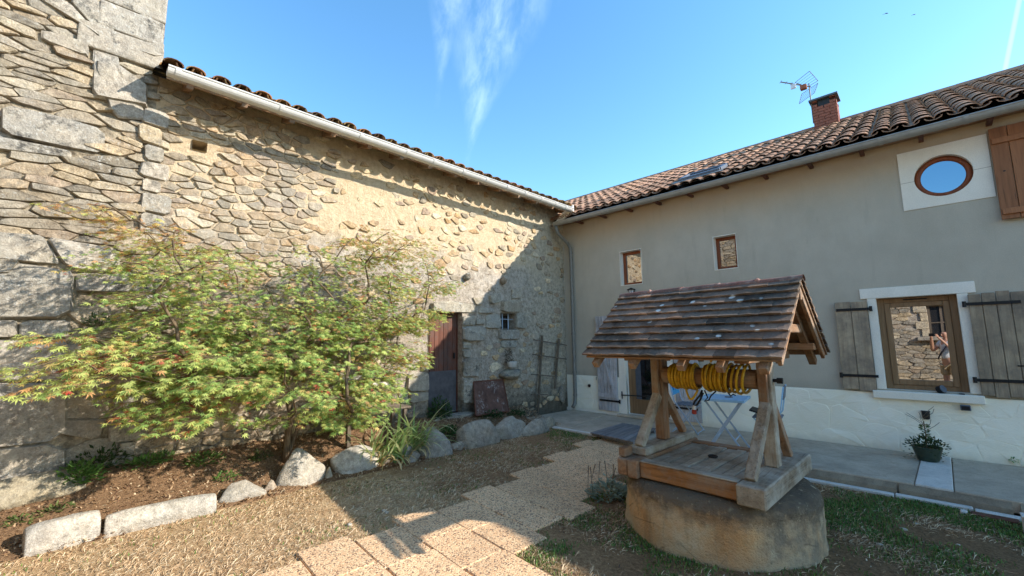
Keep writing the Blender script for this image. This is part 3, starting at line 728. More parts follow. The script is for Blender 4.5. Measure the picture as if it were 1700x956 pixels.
# barn roof
roof = MB(); roof.add([(.36, -7.3, 4.36), (.36, -.1, 4.36), (-3.2, -.1, 5.6), (-3.2, -7.3, 5.6)], [(0, 1, 2, 3)])
roof.add([(.36, -7.3, 4.33), (.36, -.1, 4.33), (-.3, -.1, 4.56), (-.3, -7.3, 4.56)], [(0, 1, 2, 3)])
roof = roof.build('roof', M_BTILE, barn, recalc=False, recenter=False)
sl = Vector((-1, 0, .35)).normalized(); nrm = Vector((.35, 0, 1)).normalized()
tmp = None; y = -7.18; cnt = 0; rest = MB(); rest.col = (1, 1, 1, 1)
while y < -.12:
    for rrow in range(3):
        base = Vector((.5+R.uniform(-.012, .012), y+R.uniform(-.012, .012), 4.385+R.uniform(-.008, .01)))+sl*(.33*rrow)+nrm*(.008*rrow)
        cc = R.choice([(1, .95, .9), (.8, .75, .7), (.55, .5, .45), (1.1, 1, .7)])
        mb = MB(); mb.col = (*cc, 1)
        canal(mb, base, base+sl*.42+nrm*-.005, .090, .074, nrm, .014, 7, 1, .6)
        mb.build('roof_tile', M_BTILE, roof)
    base = Vector((.53+R.uniform(-.02, .02), y+.105, 4.402)); rest.col = (.5, .45, .4, 1)
    canal(rest, base, base+sl*.9, .08, .08, nrm, .014, 6, -1)
    y += .211
o = rest.build('channel_tiles', M_BTILE, roof)
mb = MB(); mb.box((.3, -7.2, 4.30), (.325, -.1, 4.355)); mb.build('fascia_board', W[1], barn)
for k in range(14):
    mb = MB(); yy = -7.0+k*.52; mb.bar((-.02, yy, 4.42), (.34, yy, 4.30), .06, .08); mb.build('rafter_end', W[0], barn)
# gutters: half-round trough with lip, joints and brackets
def gutter(name, a, b, r_, mat, parent, outd, joints_):
    a = Vector(a); b = Vector(b); t = (b-a).normalized(); o_ = Vector(outd); mb = MB(); n_ = 10; vs = []
    for e in (a, b):
        for rr in (r_, r_-.006):
            for k in range(n_+1):
                an = PI+PI*k/n_; vs.append(e+o_*(-math.cos(an))*rr*-1+Vector((0, 0, 1))*math.sin(an)*rr)
    m_ = n_+1; fs = []
    for k in range(n_):
        fs += [(k, k+1, 2*m_+k+1, 2*m_+k), (m_+k, 3*m_+k, 3*m_+k+1, m_+k+1), (k, m_+k, m_+k+1, k+1), (2*m_+k, 2*m_+k+1, 3*m_+k+1, 3*m_+k)]
    fs += [(0, 2*m_, 3*m_, m_), (n_, m_+n_, 3*m_+n_, 2*m_+n_)]
    fs += [tuple(range(m_)), tuple(range(2*m_, 3*m_))[::-1]]
    mb.add(vs, fs); g_ = mb.build(name, mat, parent, smooth=False)
    mb = MB(); mb.tube([a+o_*r_, b+o_*r_], .011, 6); mb.build('gutter_lip', mat, g_)
    for s_ in joints_:
        c_ = a+(b-a)*s_; mb = MB(); vs = []
        for e in (c_-t*.022, c_+t*.022):
            for rr in (r_+.009, r_+.001):
                for k in range(n_+1):
                    an = PI+PI*k/n_; vs.append(e+o_*(math.cos(an))*rr+Vector((0, 0, 1))*(math.sin(an)*rr+.004))
        fs = []
        for k in range(n_): fs += [(k, k+1, 2*m_+k+1, 2*m_+k), (k, m_+k, m_+k+1, k+1), (2*m_+k, 2*m_+k+1, 3*m_+k+1, 3*m_+k)]
        mb.add(vs, fs); mb.build('joint_collar', mat, g_)
    return g_
gutter('gutter', (.555, -7.22, 4.285), (.555, -.42, 4.285), .075, M_ZINCW, barn, (1, 0, 0), [.012, .155, .30, .405, .475, .56, .635, .71, .78, .85, .915, .965])
# ================================================================== TOWER-LIKE HOUSE END at the left
tow = thing('stone_house_gable', 'tall grey and tan rubble stone house end with big granite quoins at far left', 'building', (0, -9, 0))
wall_sheet('wall', M_JOINT, tow, PX, (-11.5, -7.225), (-.2, 6.6), [], .06, .013, 4, seed=5, w0=-.011)
mb = MB(); mb.box((-4, -11.5, -.2), (-.05, -7.235, 6.6)); mb.build('wall_core', M_JOINT, tow)
TB = [[(109, -8), (190, -8), (191, 62), (175, 68)], [(60, -8), (107, -8), (172, 66), (150, 50)], [(200, 38), (274, 69), (272, 101), (203, 76)], [(240, -8), (277, -8), (274, 30), (240, 18)], [(232, 20), (274, 33), (274, 67), (212, 38)],
      [(154, 72), (191, 74), (197, 105), (245, 142), (243, 178), (186, 166), (162, 162), (150, 150)], [(0, 172), (95, 190), (175, 214), (175, 254), (90, 240), (0, 222)], [(67, 45), (150, 72), (147, 95), (67, 64)],
      [(-60, 376), (0, 384), (71, 390), (103, 438), (60, 436), (-60, 424)], [(74, 391), (140, 402), (200, 414), (200, 453), (124, 447), (104, 436)], [(-60, 430), (0, 433), (62, 440), (124, 451), (120, 529), (-60, 529)],
      [(-60, 531), (29, 531), (29, 560), (-60, 561)], [(31, 531), (118, 531), (116, 561), (31, 560)], [(-60, 564), (60, 564), (116, 563), (114, 632), (-60, 632)], [(-60, 636), (40, 636), (113, 634), (112, 730), (-60, 750)], [(-60, 753), (110, 733), (112, 800), (-60, 830)],
      [(126, 452), (200, 455), (200, 486), (126, 483)], [(152, 96), (196, 108), (240, 182), (245, 200), (188, 194)], [(-60, 215), (0, 226), (90, 243), (120, 250), (120, 262), (-60, 240)]]
TQ = []
GP = [(.34, .34, .315), (.40, .39, .36), (.31, .31, .29), (.38, .36, .32)]
for k, px in enumerate(TB):
    q = [(a.y, a.z) for a in (at(x, y, 0, .04) for x, y in px)]
    TQ.append(q)
    mb = MB(); mb.col = (*GP[k % 4], 1); stone(mb, q, PX, .003, .043+.004*(k % 3), R, .1, -.02); mb.build('granite_block', M_BLOCK, tow)
z = .3
for k in range(26):
    h = R.uniform(.1, .24); wl_, wr_ = R.uniform(.04, .24), R.uniform(.04, .2)
    if z > 4.05: break
    mb = MB(); mb.col = (*R.choice(GP+[(.46, .38, .26), (.42, .36, .27)]), 1)
    stone(mb, wobble([(-7.22-wl_, z), (-7.22+wr_, z), (-7.22+wr_, z+h), (-7.22-wl_, z+h)], .03, 3), PX, .004, R.uniform(.042, .05), R, .2, -.03, .02); mb.build('granite_block', M_BLOCK, tow); z += h+.006
TPAL = [S(140, 136, 126)[:3], S(156, 150, 138)[:3], S(124, 120, 110)[:3], S(184, 164, 130)[:3], S(190, 172, 140)[:3], S(164, 150, 126)[:3], S(150, 144, 130)[:3], S(172, 152, 124)[:3], S(188, 166, 130)[:3], S(138, 132, 120)[:3], S(200, 188, 162)[:3], S(164, 144, 122)[:3]]
for zone, du, dv in (((-11.4, -7.215, 2.5, 6.5), .27, .075), ((-11.4, -7.215, .1, 2.5), .34, .17)):
    it = []
    for p in cells(*zone, du, dv, .55, R):
        c_ = cen(p)
        if any(inpoly(c_[0], c_[1], t_) for t_ in TQ): continue
        it.append(wobble(p, .035, 2.2))
    lay(it, tow, 'stone', M_STONE, 240 if dv < .1 else 50, 'rubble_infill', PX, .006, (.008, .04), R, [tuple(.16*(.3*q[0]+.6*q[1]+.1*q[2])+.84*x for x in q) for q in TPAL], .07)
# ragged quoin edge of the gable above the eave (side turned to the sky)
z = 4.5
while z < 6.5:
    h = R.uniform(.22, .4); mb = MB(); mb.col = (*R.choice(GP), 1); e = -7.222+R.uniform(-.012, .012)
    mb.box((-.5, e-.5-R.uniform(0, .3), z), (.052+R.uniform(0, .008), e, z+h-.008)); mb.build('granite_block', M_BLOCK, tow, bev=.018, seg=2); z += h

# ================================================================== HOUSE
house = thing('rendered_house', 'grey rendered house with clay tile roof, white plinth and wooden shutters', 'house', (3.5, 0, 0))
H1 = (1.44, 1.90, 2.57, 3.25); H2 = (3.27, 3.63, 2.66, 3.23); HW = (5.33, 6.10, .78, 2.0); HD = (1.46, 2.32, .05, 2.0); OC = (6.13, 3.53, .27)
octs = (OC[0]-.28, OC[0]+.28, OC[1]-.28, OC[1]+.28)
wall_sheet('wall', M_RENDER, house, PH, (0.0, 16.0), (-.1, 4.3), [H1, H2, HW, HD, octs], .25, .0035, 1.5)
mb = MB(); mb.box((-2.5, 2.6, 0), (15.95, 6.5, 4.1)); mb.build('rear_wall', M_RENDER, house)
mb = MB(); mb.add([(16, 0, -.1), (16, 6.6, -.1), (16, 6.6, 4.2), (16, 3.4, 5.9), (16, 0, 4.2)], [(0, 1, 2, 3, 4)]); mb.build('gable_wall', M_RENDER, house, recenter=False)
# plinth of crazy-paving relief
g_ = MB(); 
for a_, b_ in ((.02, HD[0]), (HD[1], 15.98)): g_.box((a_, -.028, -.05), (b_, .02, .735))
pl = g_.build('plinth', M_PLINTH, house)
for p in cells(.03, 9.4, -.02, .725, .32, .22, .35, R):
    c_ = cen(p)
    if any(HD[0]-.12 < q[0] < HD[1]+.02 for q in p): continue
    mb = MB(); mb.col = (1, 1, 1, 1); stone(mb, wobble(p, .02, 4), PH, .0006, .0312, R, .05, .0, .0, 0.0)
    mb.build('facing_stone', M_PLINTH, pl)
mb = MB(); mb.box((.0, -.036, -.02), (1.3, -.028, .045)); mb.build('plinth_foot', M_WHITE, house)
# --- windows
def small_window(h):
    mb = MB(); reveal(mb, PH, h, .16, .004); f = None
    rv = mb.build('window', M_WHITE, house, recenter=False, recalc=False)
    a, b, c_, e = h; ww = .03
    mb = MB()
    for q in ((a-.012, a, c_-.012, e+.012), (b, b+.006, c_-.012, e+.012), (a, b, c_-.012, c_), (a, b, e, e+.012)):
        mb.box((q[0], -.006, q[2]), (q[1], .004, q[3]))
    mb.build('surround', M_WHITE, rv)
    y0 = .12; mb = MB(); t_ = .055
    for q in ((a, a+t_, c_, e), (b-t_, b, c_, e), (a+t_, b-t_, c_, c_+t_), (a+t_, b-t_, e-t_, e)): mb.box((q[0], y0, q[2]), (q[1], y0+.05, q[3]))
    mb.build('frame', M_RFRAME, rv, bev=.004)
    mb = MB(); mb.box((a+t_, y0+.02, c_+t_), (b-t_, y0+.03, e-t_)); mb.build('pane', M_SGLASS, rv)
small_window(H1); small_window(H2)
# round window in its white square panel
mb = MB(); n_ = 40; a0 = OC[0]; z0 = OC[1]; q0, q1, s0, s1 = 5.725, 6.545, 3.145, 3.94; vs = []; fs = []
for k in range(n_):
    an = 2*PI*k/n_; cx, sz_ = math.cos(an), math.sin(an)
    tx = ((q1-a0) if cx > 0 else (a0-q0))/max(1e-6, abs(cx)); tz = ((s1-z0) if sz_ > 0 else (z0-s0))/max(1e-6, abs(sz_)); tt = min(tx, tz)
    vs += [(a0+cx*tt, -.012, z0+sz_*tt), (a0+cx*OC[2], -.012, z0+sz_*OC[2]), (a0+cx*OC[2], .11, z0+sz_*OC[2]), (a0+cx*tt, .0, z0+sz_*tt)]
for an_c, (cx_, cz_) in (((q0, s0), (0, 0)),) : pass
for k in range(n_):
    j = (k+1) % n_
    for r_ in ((0, 1), (1, 2), (3, 0)): fs.append((k*4+r_[0], k*4+r_[1], j*4+r_[1], j*4+r_[0]))
mb.add(vs, fs)
# square corners
for (cx, cz) in ((q0, s0), (q1, s0), (q1, s1), (q0, s1)):
    an = math.atan2(cz-z0, cx-a0) % (2*PI); k = int(an/(2*PI)*n_); j = (k+1) % n_
    mb.add([vs[k*4], (cx, -.012, cz), vs[j*4]], [(0, 1, 2)])
    mb.add([vs[k*4], vs[k*4+3], (cx, 0, cz), (cx, -.012, cz)], [(0, 1, 2, 3)]); mb.add([vs[j*4], vs[j*4+3], (cx, 0, cz), (cx, -.012, cz)], [(0, 1, 2, 3)])
rw = mb.build('round_window', M_WHITE, house, recenter=False, recalc=False)
mb = MB(); mb.box((q0, -.0135, z0-.012), (a0-OC[2]-.002, -.0125, z0-.008)); mb.box((a0+OC[2]+.002, -.0135, z0-.012), (q1, -.0125, z0-.008)); mb.build('panel_joint', M_CURB, rw)
mb = MB(); vs = []; prof = [(.268, .10), (.268, .055), (.235, .045), (.215, .05), (.205, .085)]
for k in range(n_):
    an = 2*PI*k/n_
    for r_, yy in prof: vs.append((a0+math.cos(an)*r_, yy, z0+math.sin(an)*r_))
m_ = len(prof); mb.add(vs, [(k*m_+i, k*m_+i+1, ((k+1) % n_)*m_+i+1, ((k+1) % n_)*m_+i) for k in range(n_) for i in range(m_-1)])
mb.build('frame', M_RFRAME, rw, smooth=True)
mb = MB(); mb.prism([(a0+math.cos(2*PI*k/n_)*.208, z0+math.sin(2*PI*k/n_)*.208) for k in range(n_)], lambda u, v, w_: (u, w_, v), .078, .088); mb.build('pane', M_RGLASS, rw)
# big ground-floor window
mb = MB(); reveal(mb, PH, HW, .17, .006); bw = mb.build('window', M_WHITE, house, recenter=False, recalc=False)
for q, nm in (((5.165, 6.265, 2.0, 2.14), 'lintel'), ((5.235, 5.33, .78, 1.998), 'jamb'), ((6.10, 6.195, .78, 1.998), 'jamb')):
    mb = MB(); mb.box((q[0], -.018, q[2]), (q[1], .002, q[3])); mb.build(nm, M_WHITE, bw, bev=.004)
mb = MB(); mb.box((5.19, -.09, .665), (6.21, .12, .765)); mb.build('sill', M_WHITE, bw, bev=.008)
a, b, c_, e = HW; y0 = .10
mb = MB()
for q in ((a, a+.07, c_, e), (b-.07, b, c_, e), (a+.07, b-.07, e-.07, e), (a+.07, b-.07, c_, c_+.06)): mb.box((q[0], y0, q[2]), (q[1], y0+.06, q[3]))
mb.build('frame', M_FRAME, bw, bev=.004)
mb = MB()
for q in ((a+.072, a+.132, c_+.062, e-.072), (b-.132, b-.072, c_+.062, e-.072), (a+.132, b-.132, e-.13, e-.072), (a+.132, b-.132, c_+.062, c_+.13)): mb.box((q[0], y0-.012, q[2]), (q[1], y0+.05, q[3]))
mb.build('sash', M_FRAME, bw, bev=.006)
mb = MB(); mb.box((a+.13, y0+.02, c_+.128), (b-.13, y0+.03, e-.128)); mb.build('pane', M_GLASS, bw)
mb = MB(); mb.box((a+.27, y0-.008, e-.04), (a+.5, y0+.002, e-.025)); mb.build('vent', M_IRON, bw)
# french door
mb = MB(); reveal(mb, PH, HD, .17, .004); fd = mb.build('door', M_WHITE, house, recenter=False, recalc=False)
mb = MB(); mb.box((1.315, -.03, .0), (1.459, .002, 2.1)); mb.build('surround', M_WHITE, fd); mb = MB(); mb.box((1.315, -.03, 2.1), (2.45, .002, 2.16)); mb.build('surround', M_WHITE, fd)
mb = MB(); mb.box((2.32, -.03, .0), (2.43, .002, 2.1)); mb.build('surround', M_WHITE, fd)
a, b, c_, e = HD; y0 = .08; mb = MB()
for q in ((a, a+.06, c_, e), (b-.06, b, c_, e), (a+.06, b-.06, e-.06, e)): mb.box((q[0], y0, q[2]), (q[1], y0+.07, q[3]))
mb.build('frame', M_FRAME, fd, bev=.004)
mb = MB()
for q in ((a+.062, a+.15, c_, e-.062), (b-.15, b-.062, c_, e-.062), (a+.15, b-.15, e-.16, e-.062), (a+.15, b-.15, c_, c_+.28)): mb.box((q[0], y0-.01, q[2]), (q[1], y0+.05, q[3]))
mb.build('leaf_frame', M_FRAME, fd, bev=.005)
mb = MB(); mb.box((a+.148, y0+.02, c_+.278), (b-.148, y0+.03, e-.158)); mb.build('pane', M_DGLASS, fd)
mb = MB(); mb.box((a+.15, y0+.012, c_+.28), (a+.26, y0+.018, e-.16)); mb.build('curtain', plain('grey_curtain', S(92, 96, 104), .9), fd)
mb = MB(); mb.tube([(b-.11, y0-.03, 1.02), (b-.11, y0-.05, 1.02), (b-.2, y0-.05, 1.02)], .009, 6); mb.build('handle', M_ALU, fd)
mb = MB(); mb.box((1.36, -.045, .33), (1.375, -.03, .47)); mb.tube([(1.36, -.05, .40), (1.95, -.07, .42)], .011, 6); mb.build('door_bar', M_IRON, fd)
mb = MB(); mb.box((1.3, -.16, .0), (2.5, .05, .045)); mb.build('threshold', M_CONC, fd, bev=.006)
# --- shutters
def shutter(x0, x1, z0, z1, n_, mat, label, straps, zbrace=False, rag=.0, strapmat=M_IRON, y=-.045, handle=False):
    mb = MB(); mb.box((x0+.01, y+.006, z0+.15), (x1-.01, y+.02, z0+.25)); mb.box((x0+.01, y+.006, z1-.25), (x1-.01, y+.02, z1-.15))
    s_ = mb.build('shutter', mat, house); lab(s_, label); wd = (x1-x0)/n_
    for k in range(n_):
        mb = MB(); dz = R.uniform(-rag, rag)
        mb.box((x0+k*wd+.003, y-.022+R.uniform(-.002, .002), z0+R.uniform(-rag, rag)), (x0+(k+1)*wd-.003, y+.004, z1+dz)); mb.build('plank', mat, s_, bev=.003)
    for (zz, xa, xb) in straps:
        mb = MB(); mb.box((xa, y-.034, zz-.018), (xb, y-.024, zz+.018)); e_ = xa if xa < x0 else xb
        mb.tube([(e_, y-.03, zz-.035), (e_, y-.03, zz+.035)], .018, 8); mb.build('hinge_strap', strapmat, s_)
    if zbrace:
        for zz in (z0+.3, z1-.32):
            mb = MB(); mb.box((x0+.012, y-.042, zz-.04), (x1-.012, y-.024, zz+.04)); mb.build('batten', mat, s_, bev=.003)
        sg = zbrace; xa, xb = (x0+.04, x1-.08) if sg > 0 else (x1-.04, x0+.08)
        mb = MB(); mb.bar((xb, y-.032, z0+.34), (xa, y-.032, z1-.36), .016, .035, (1, 0, 0)); mb.build('brace', mat, s_)
    if handle:
        mb = MB(); mb.box((x1-.14, y-.03, z0+.36), (x1-.06, y-.024, z0+.375)); mb.build('latch', M_IRON, s_)
    return s_
shutter(4.875, 5.235, .76, 1.975, 2, M_SHUT, 'narrow weathered grey plank shutter left of the large window', [(1.86, 4.89, 5.27), (.95, 4.87, 5.27)], rag=.012)
shutter(6.185, 6.64, .76, 1.985, 4, M_SHUT, 'wide weathered grey plank shutter right of the large window', [(1.86, 6.15, 6.6), (.95, 6.15, 6.64)], rag=.014, handle=True)
shutter(.83, 1.285, .07, 1.97, 6, M_BSHUT, 'blue grey shutter left of the glazed door', [(.27, .87, 1.33)], zbrace=1, rag=.004)
shutter(2.46, 2.90, .05, 1.97, 6, M_BSHUT, 'blue grey shutter right of the glazed door', [(.27, 2.44, 2.84)], zbrace=-1, rag=.004)
s_ = shutter(6.555, 7.15, 2.84, 3.97, 4, M_OSHUT, 'oiled brown shutter of the upper window at the right edge', [])
for zz in (2.93, 3.80):
    mb = MB(); mb.box((6.57, -.092, zz-.035), (7.14, -.068, zz+.035)); mb.build('batten', M_OSHUT, s_, bev=.004)
mb = MB(); mb.prism([(6.635+math.cos(2*PI*k/10)*.012, 3.42+math.sin(2*PI*k/10)*.008) for k in range(10)], PH, .066, .071); mb.build('knot_hole', M_BLACK, s_)
mb = MB(); mb.box((7.2, -.015, 2.7), (7.9, .002, 4.02)); mb.build('upper_window_surround', M_WHITE, house)
# --- roof: canal tiles in columns
SL = math.atan(.489); sl = Vector((0, math.cos(SL), math.sin(SL))); nrm = Vector((0, -math.sin(SL), math.cos(SL)))
E0 = Vector((0, -.42, 4.10))
mb = MB(); mb.add([(-3.2, -.36, 4.125), (16.1, -.36, 4.125), (16.1, 3.4, 5.965), (-3.2, 3.4, 5.965)], [(0, 1, 2, 3)]); mb.add([(-3.2, 7.1, 4.15), (16.1, 7.1, 4.15), (16.1, 3.4, 5.965), (-3.2, 3.4, 5.965)], [(0, 1, 2, 3)])
hr = mb.build('roof', M_CTILE, house, recalc=False, recenter=False)
mb = MB(); mb.box((.02, -.32, 4.095), (16, -.02, 4.105)); mb.build('soffit_board', W[0], house)
allt = []; x = 11.0
SKY = (2.78, 3.50, .42, .95)   # roof window: x0,x1, distance up slope
row = .33; nr = 13; chan = MB(); chan.col = (.8, .8, .8, 1)
while x > -3.1:
    jx = R.uniform(-.01, .01)
    for r_ in range(nr):
        s_ = r_*row*.985
        if SKY[0]-.09 < x < SKY[1]+.09 and SKY[2]-.2 < s_ < SKY[3]: continue
        base = E0+Vector((x+jx+R.uniform(-.006, .006), 0, 0))+sl*(s_+R.uniform(-.012, .012))+nrm*(.055+.006*(r_ % 2)+R.uniform(-.004, .004))
        allt.append((camdist(base), base, x))
    if not (SKY[0]-.1 < x+.1 < SKY[1]+.1):
        bb = E0+Vector((x+.1, 0, 0))+nrm*.078-sl*.03; canal(chan, bb, bb+sl*4.2, .085, .085, nrm, .012, 5, -1, .5)
    x -= .2
allt.sort(key=lambda t_: t_[0]); rest = MB(); rest.col = (1, 1, 1, 1)
protos = []
for i, (d_, base, x) in enumerate(allt):
    vis = inframe(base, 100)
    cc = R.choice([(1.05, 1, .95), (.85, .8, .78), (.7, .66, .64), (1.2, 1.12, 1.0), (.95, .9, .9)]); gr = sm((x-3.5)/2.5)
    cc = tuple(v_*(1-.22*gr) for v_ in cc)
    if i < 300:
        if len(protos) < 5:
            mb = MB(); mb.col = (*cc, 1); canal(mb, base, base+sl*.43-nrm*.012, .098, .080, nrm, .012, 7, 1, .56); o = mb.build('roof_tile', M_CTILE, hr); protos.append((o, base, o.location.copy()))
        else:
            o, b0, l0 = protos[i % 5]; c2 = copy_of(o, hr, Matrix.Translation(l0+(base-b0)))
    else:
        rest.col = (*cc, 1); canal(rest, base, base+sl*.43-nrm*.012, .098, .080, nrm, .012, 6, 1, .56)
o = rest.build('roof_tiles_beyond', M_CTILE, hr); o['kind'] = 'stuff'
o = chan.build('channel_tiles', M_CTILE, hr)
x = -3.0; k = 0
while x < 11:
    mb = MB(); mb.col = (.62, .62, .66, 1); canal(mb, (x, 3.4, 5.99), (x+.45, 3.4, 6.0), .12, .105, (0, 0, 1), .014, 7); mb.build('ridge_tile', M_CTILE, hr); x += .4
# roof window
f0 = E0+sl*SKY[2]+nrm*.05; mb = MB()
def RP(u, s_, h): v_ = E0+sl*s_+nrm*h; return Vector((u, v_.y, v_.z))
for (u0, u1, s0, s1) in ((SKY[0], SKY[0]+.06, SKY[2], SKY[3]), (SKY[1]-.06, SKY[1], SKY[2], SKY[3]), (SKY[0], SKY[1], SKY[2]-.04, SKY[2]+.05), (SKY[0], SKY[1], SKY[3]-.06, SKY[3])):
    mb.add([RP(u, s_, h) for u in (u0, u1) for s_ in (s0, s1) for h in (.02, .14)], [(0, 1, 3, 2), (4, 6, 7, 5), (0, 4, 5, 1), (2, 3, 7, 6), (0, 2, 6, 4), (1, 5, 7, 3)])
sk = mb.build('roof_window', M_GREYP, house)
mb = MB(); mb.add([RP(u, s_, h) for u in (SKY[0]+.06, SKY[1]-.06) for s_ in (SKY[2]+.05, SKY[3]-.06) for h in (.1, .12)], [(0, 1, 3, 2), (4, 6, 7, 5), (0, 4, 5, 1), (2, 3, 7, 6), (0, 2, 6, 4), (1, 5, 7, 3)]); mb.build('pane', M_GLASS, sk)
mb = MB(); mb.add([RP(u, s_, h) for u in (SKY[0]-.08, SKY[1]+.08) for s_ in (SKY[2]-.16, SKY[2]-.04) for h in (.095, .1)], [(0, 1, 3, 2), (4, 6, 7, 5), (0, 4, 5, 1), (2, 3, 7, 6), (0, 2, 6, 4), (1, 5, 7, 3)]); mb.build('flashing', M_ZINC, sk)
gt = gutter('gutter', (.16, -.50, 4.035), (11.1, -.50, 4.035), .07, M_ZINC, house, (0, -1, 0), [.123, .262, .355, .432, .497, .567, .64, .8])
k = 0; x = .55
while x < 11:
    mb = MB(); mb.box((x, -.40, 4.02), (x+.05, -.03, 4.06)); mb.build('rafter_end', M_DOORW, house); x += .6
# white flashing board where the two eaves meet
mb = MB(); mb.add([(.16, -.44, 4.02), (.62, -.44, 4.22), (.62, -.44, 4.36), (.36, -.44, 4.26), (.16, -.44, 4.10), (.16, -.4, 4.02), (.62, -.4, 4.22), (.62, -.4, 4.36), (.36, -.4, 4.26), (.16, -.4, 4.10)],
    [(0, 1, 2, 3, 4), (9, 8, 7, 6, 5), (0, 5, 6, 1), (1, 6, 7, 2), (2, 7, 8, 3), (3, 8, 9, 4), (4, 9, 5, 0)]); mb.build('valley_flashing', M_WHITE, house)
# downpipe
pts = [(.20, -.50, 3.98), (.20, -.50, 3.90), (.21, -.44, 3.80), (.25, -.16, 3.62), (.26, -.09, 3.52), (.26, -.075, 3.3), (.26, -.075, .28), (.255, -.09, .14), (.25, -.16, .07)]
mb = MB(); mb.tube(pts, .038, 10); dp = mb.build('downpipe', M_PIPE, house, smooth=True)
for zz in (3.42, 2.55, 1.62, .8, .32):
    mb = MB(); mb.tube([(.26, -.075, zz-.02), (.26, -.075, zz+.02)], .045, 10); mb.build('pipe_collar', M_PIPE, dp)
# chimney (bricks as pieces)
ch0 = Vector((4.47, 3.05, 5.78)); cw, cdp = .40, .36; ztop = 6.50
mb = MB(); mb.box(ch0, (ch0.x+cw, ch0.y+cdp, ztop-.19)); mb.box((ch0.x+.02, ch0.y+.25, ztop-.19), (ch0.x+cw, ch0.y+cdp, ztop)); chm = mb.build('chimney', M_BRICK, house)
bh = .062; z = 5.80; row = 0
while z < ztop-.01:
    hollow = z > ztop-.20
    for face in (0, 1):
        ln = cw if face == 0 else cdp; u = -(.1 if row % 2 else 0)
        while u < ln-.01:
            a_ = max(0, u); b_ = min(ln, u+.19)
            if b_-a_ > .03 and not (hollow and a_ < ln*.75 and b_ > ln*.25):
                mb = MB()
                if face == 0: mb.box((ch0.x+a_+.004, ch0.y-.012-R.uniform(0, .004), z), (ch0.x+b_-.004, ch0.y+.06, z+bh-.009))
                else: mb.box((ch0.x+cw-.06, ch0.y+a_+.004, z), (ch0.x+cw+.012+R.uniform(0, .004), ch0.y+b_-.004, z+bh-.009))
                mb.build('brick', M_BRICK, chm)
            u += .2
    z += bh; row += 1
mb = MB(); mb.box((ch0.x-.05, ch0.y-.06, ztop), (ch0.x+cw+.05, ch0.y+cdp+.05, ztop+.035)); mb.build('chimney_cap', M_CAP, chm)
mb = MB(); mb.box((ch0.x+.1, ch0.y+.02, ztop-.18), (ch0.x+.3, ch0.y+.24, ztop-.004)); mb.build('flue_opening', M_BLACK, chm)

# ================================================================== OPPOSITE HOUSE (behind the camera, seen in the window panes)
opp = thing('stone_cottage', 'tan rubble stone cottage with cut quoins, mirrored in the large window', 'house', (5.5, OY, -.1))
OW = (5.80, 6.42, 1.42, 2.42)
wall_sheet('wall', M_MORTAR, opp, PO, (1.0, 12.0), (-.2, 4.4), [OW], .3, .01, 2)
for k in range(4):
    for sx in (-1, 1):
        w_ = .3 if (k+(sx > 0)) % 2 else .18; x0 = OW[0]-w_ if sx < 0 else OW[1]
        mb = MB(); mb.col = (.62, .52, .36, 1); mb.box((x0+.004, OY-.05, 1.42+k*.25+.004), (x0+w_-.004, OY+.05, 1.42+(k+1)*.25-.004)); mb.build('quoin', M_STONE, opp, bev=.01)
mb = MB(); mb.col = (.5, .42, .3, 1); mb.box((5.62, OY-.05, 2.42), (6.6, OY+.055, 2.66)); mb.build('lintel', M_STONE, opp, bev=.015)
mb = MB(); mb.col = (.3, .28, .24, 1); mb.box((5.5, OY-.05, 1.3), (6.62, OY+.2, 1.42)); mb.build('sill', M_STONE, opp, bev=.015)
mb = MB(); mb.box((OW[0], OY-.18, OW[2]), (OW[1], OY-.14, OW[3])); ow = mb.build('window', M_BLACK, opp)
for (x0, x1, z0, z1) in ((5.80, 5.86, 1.42, 2.42), (6.36, 6.42, 1.42, 2.42), (6.08, 6.14, 1.42, 2.42), (5.86, 6.08, 1.85, 1.88), (6.14, 6.36, 1.85, 1.88), (5.86, 6.08, 2.36, 2.42), (6.14, 6.36, 2.36, 2.42)):
    mb = MB(); mb.box((x0, OY-.14, z0), (x1, OY-.1, z1)); mb.build('glazing_bar', M_TREL, ow)
it = [wobble(p, .03, 2.5) for p in cells(1.1, 11.9, 0, 4.3, .30, .12, .4, R) if not inrect(cen(p), [(5.5, 6.72, 1.3, 2.68)], .0)]
def lay_stuff(items, parent, name, P, gap, prd, pal):
    mb = MB()
    for p in items:
        pc = R.choice(pal); kk = R.uniform(.8, 1.2); mb.col = (pc[0]*kk, pc[1]*kk, pc[2]*kk, 1); stone(mb, p, P, gap, R.uniform(*prd), R, .25, rag=.04)
    o = mb.build(name, M_STONE, parent); o['kind'] = 'stuff'
lay_stuff(it, opp, 'rubble_stones', PO, .006, (.015, .045), TPAL)
mb = MB(); mb.box((1, OY-4, -.2), (12, OY-.2, 4.4)); mb.build('wall_core', M_MORTAR, opp)
mb = MB(); mb.prism([(OY-4.2, 4.3), (OY+.3, 4.35), (OY-2, 5.1)], lambda u, v, w_: (w_, u, v), .9, 12.1); mb.build('roof', M_CTILE, opp)

mb = MB(); mb.box((-1.5, OY-4, -.2), (3.6, OY-.02, 6.6)); mb.build('tall_wing', M_MORTAR, opp)
lay_stuff([wobble(p, .03, 2.5) for p in cells(-1.4, 3.5, 0, 6.5, .30, .12, .4, R)], opp, 'wing_stones', PO, .006, (.015, .045), TPAL)
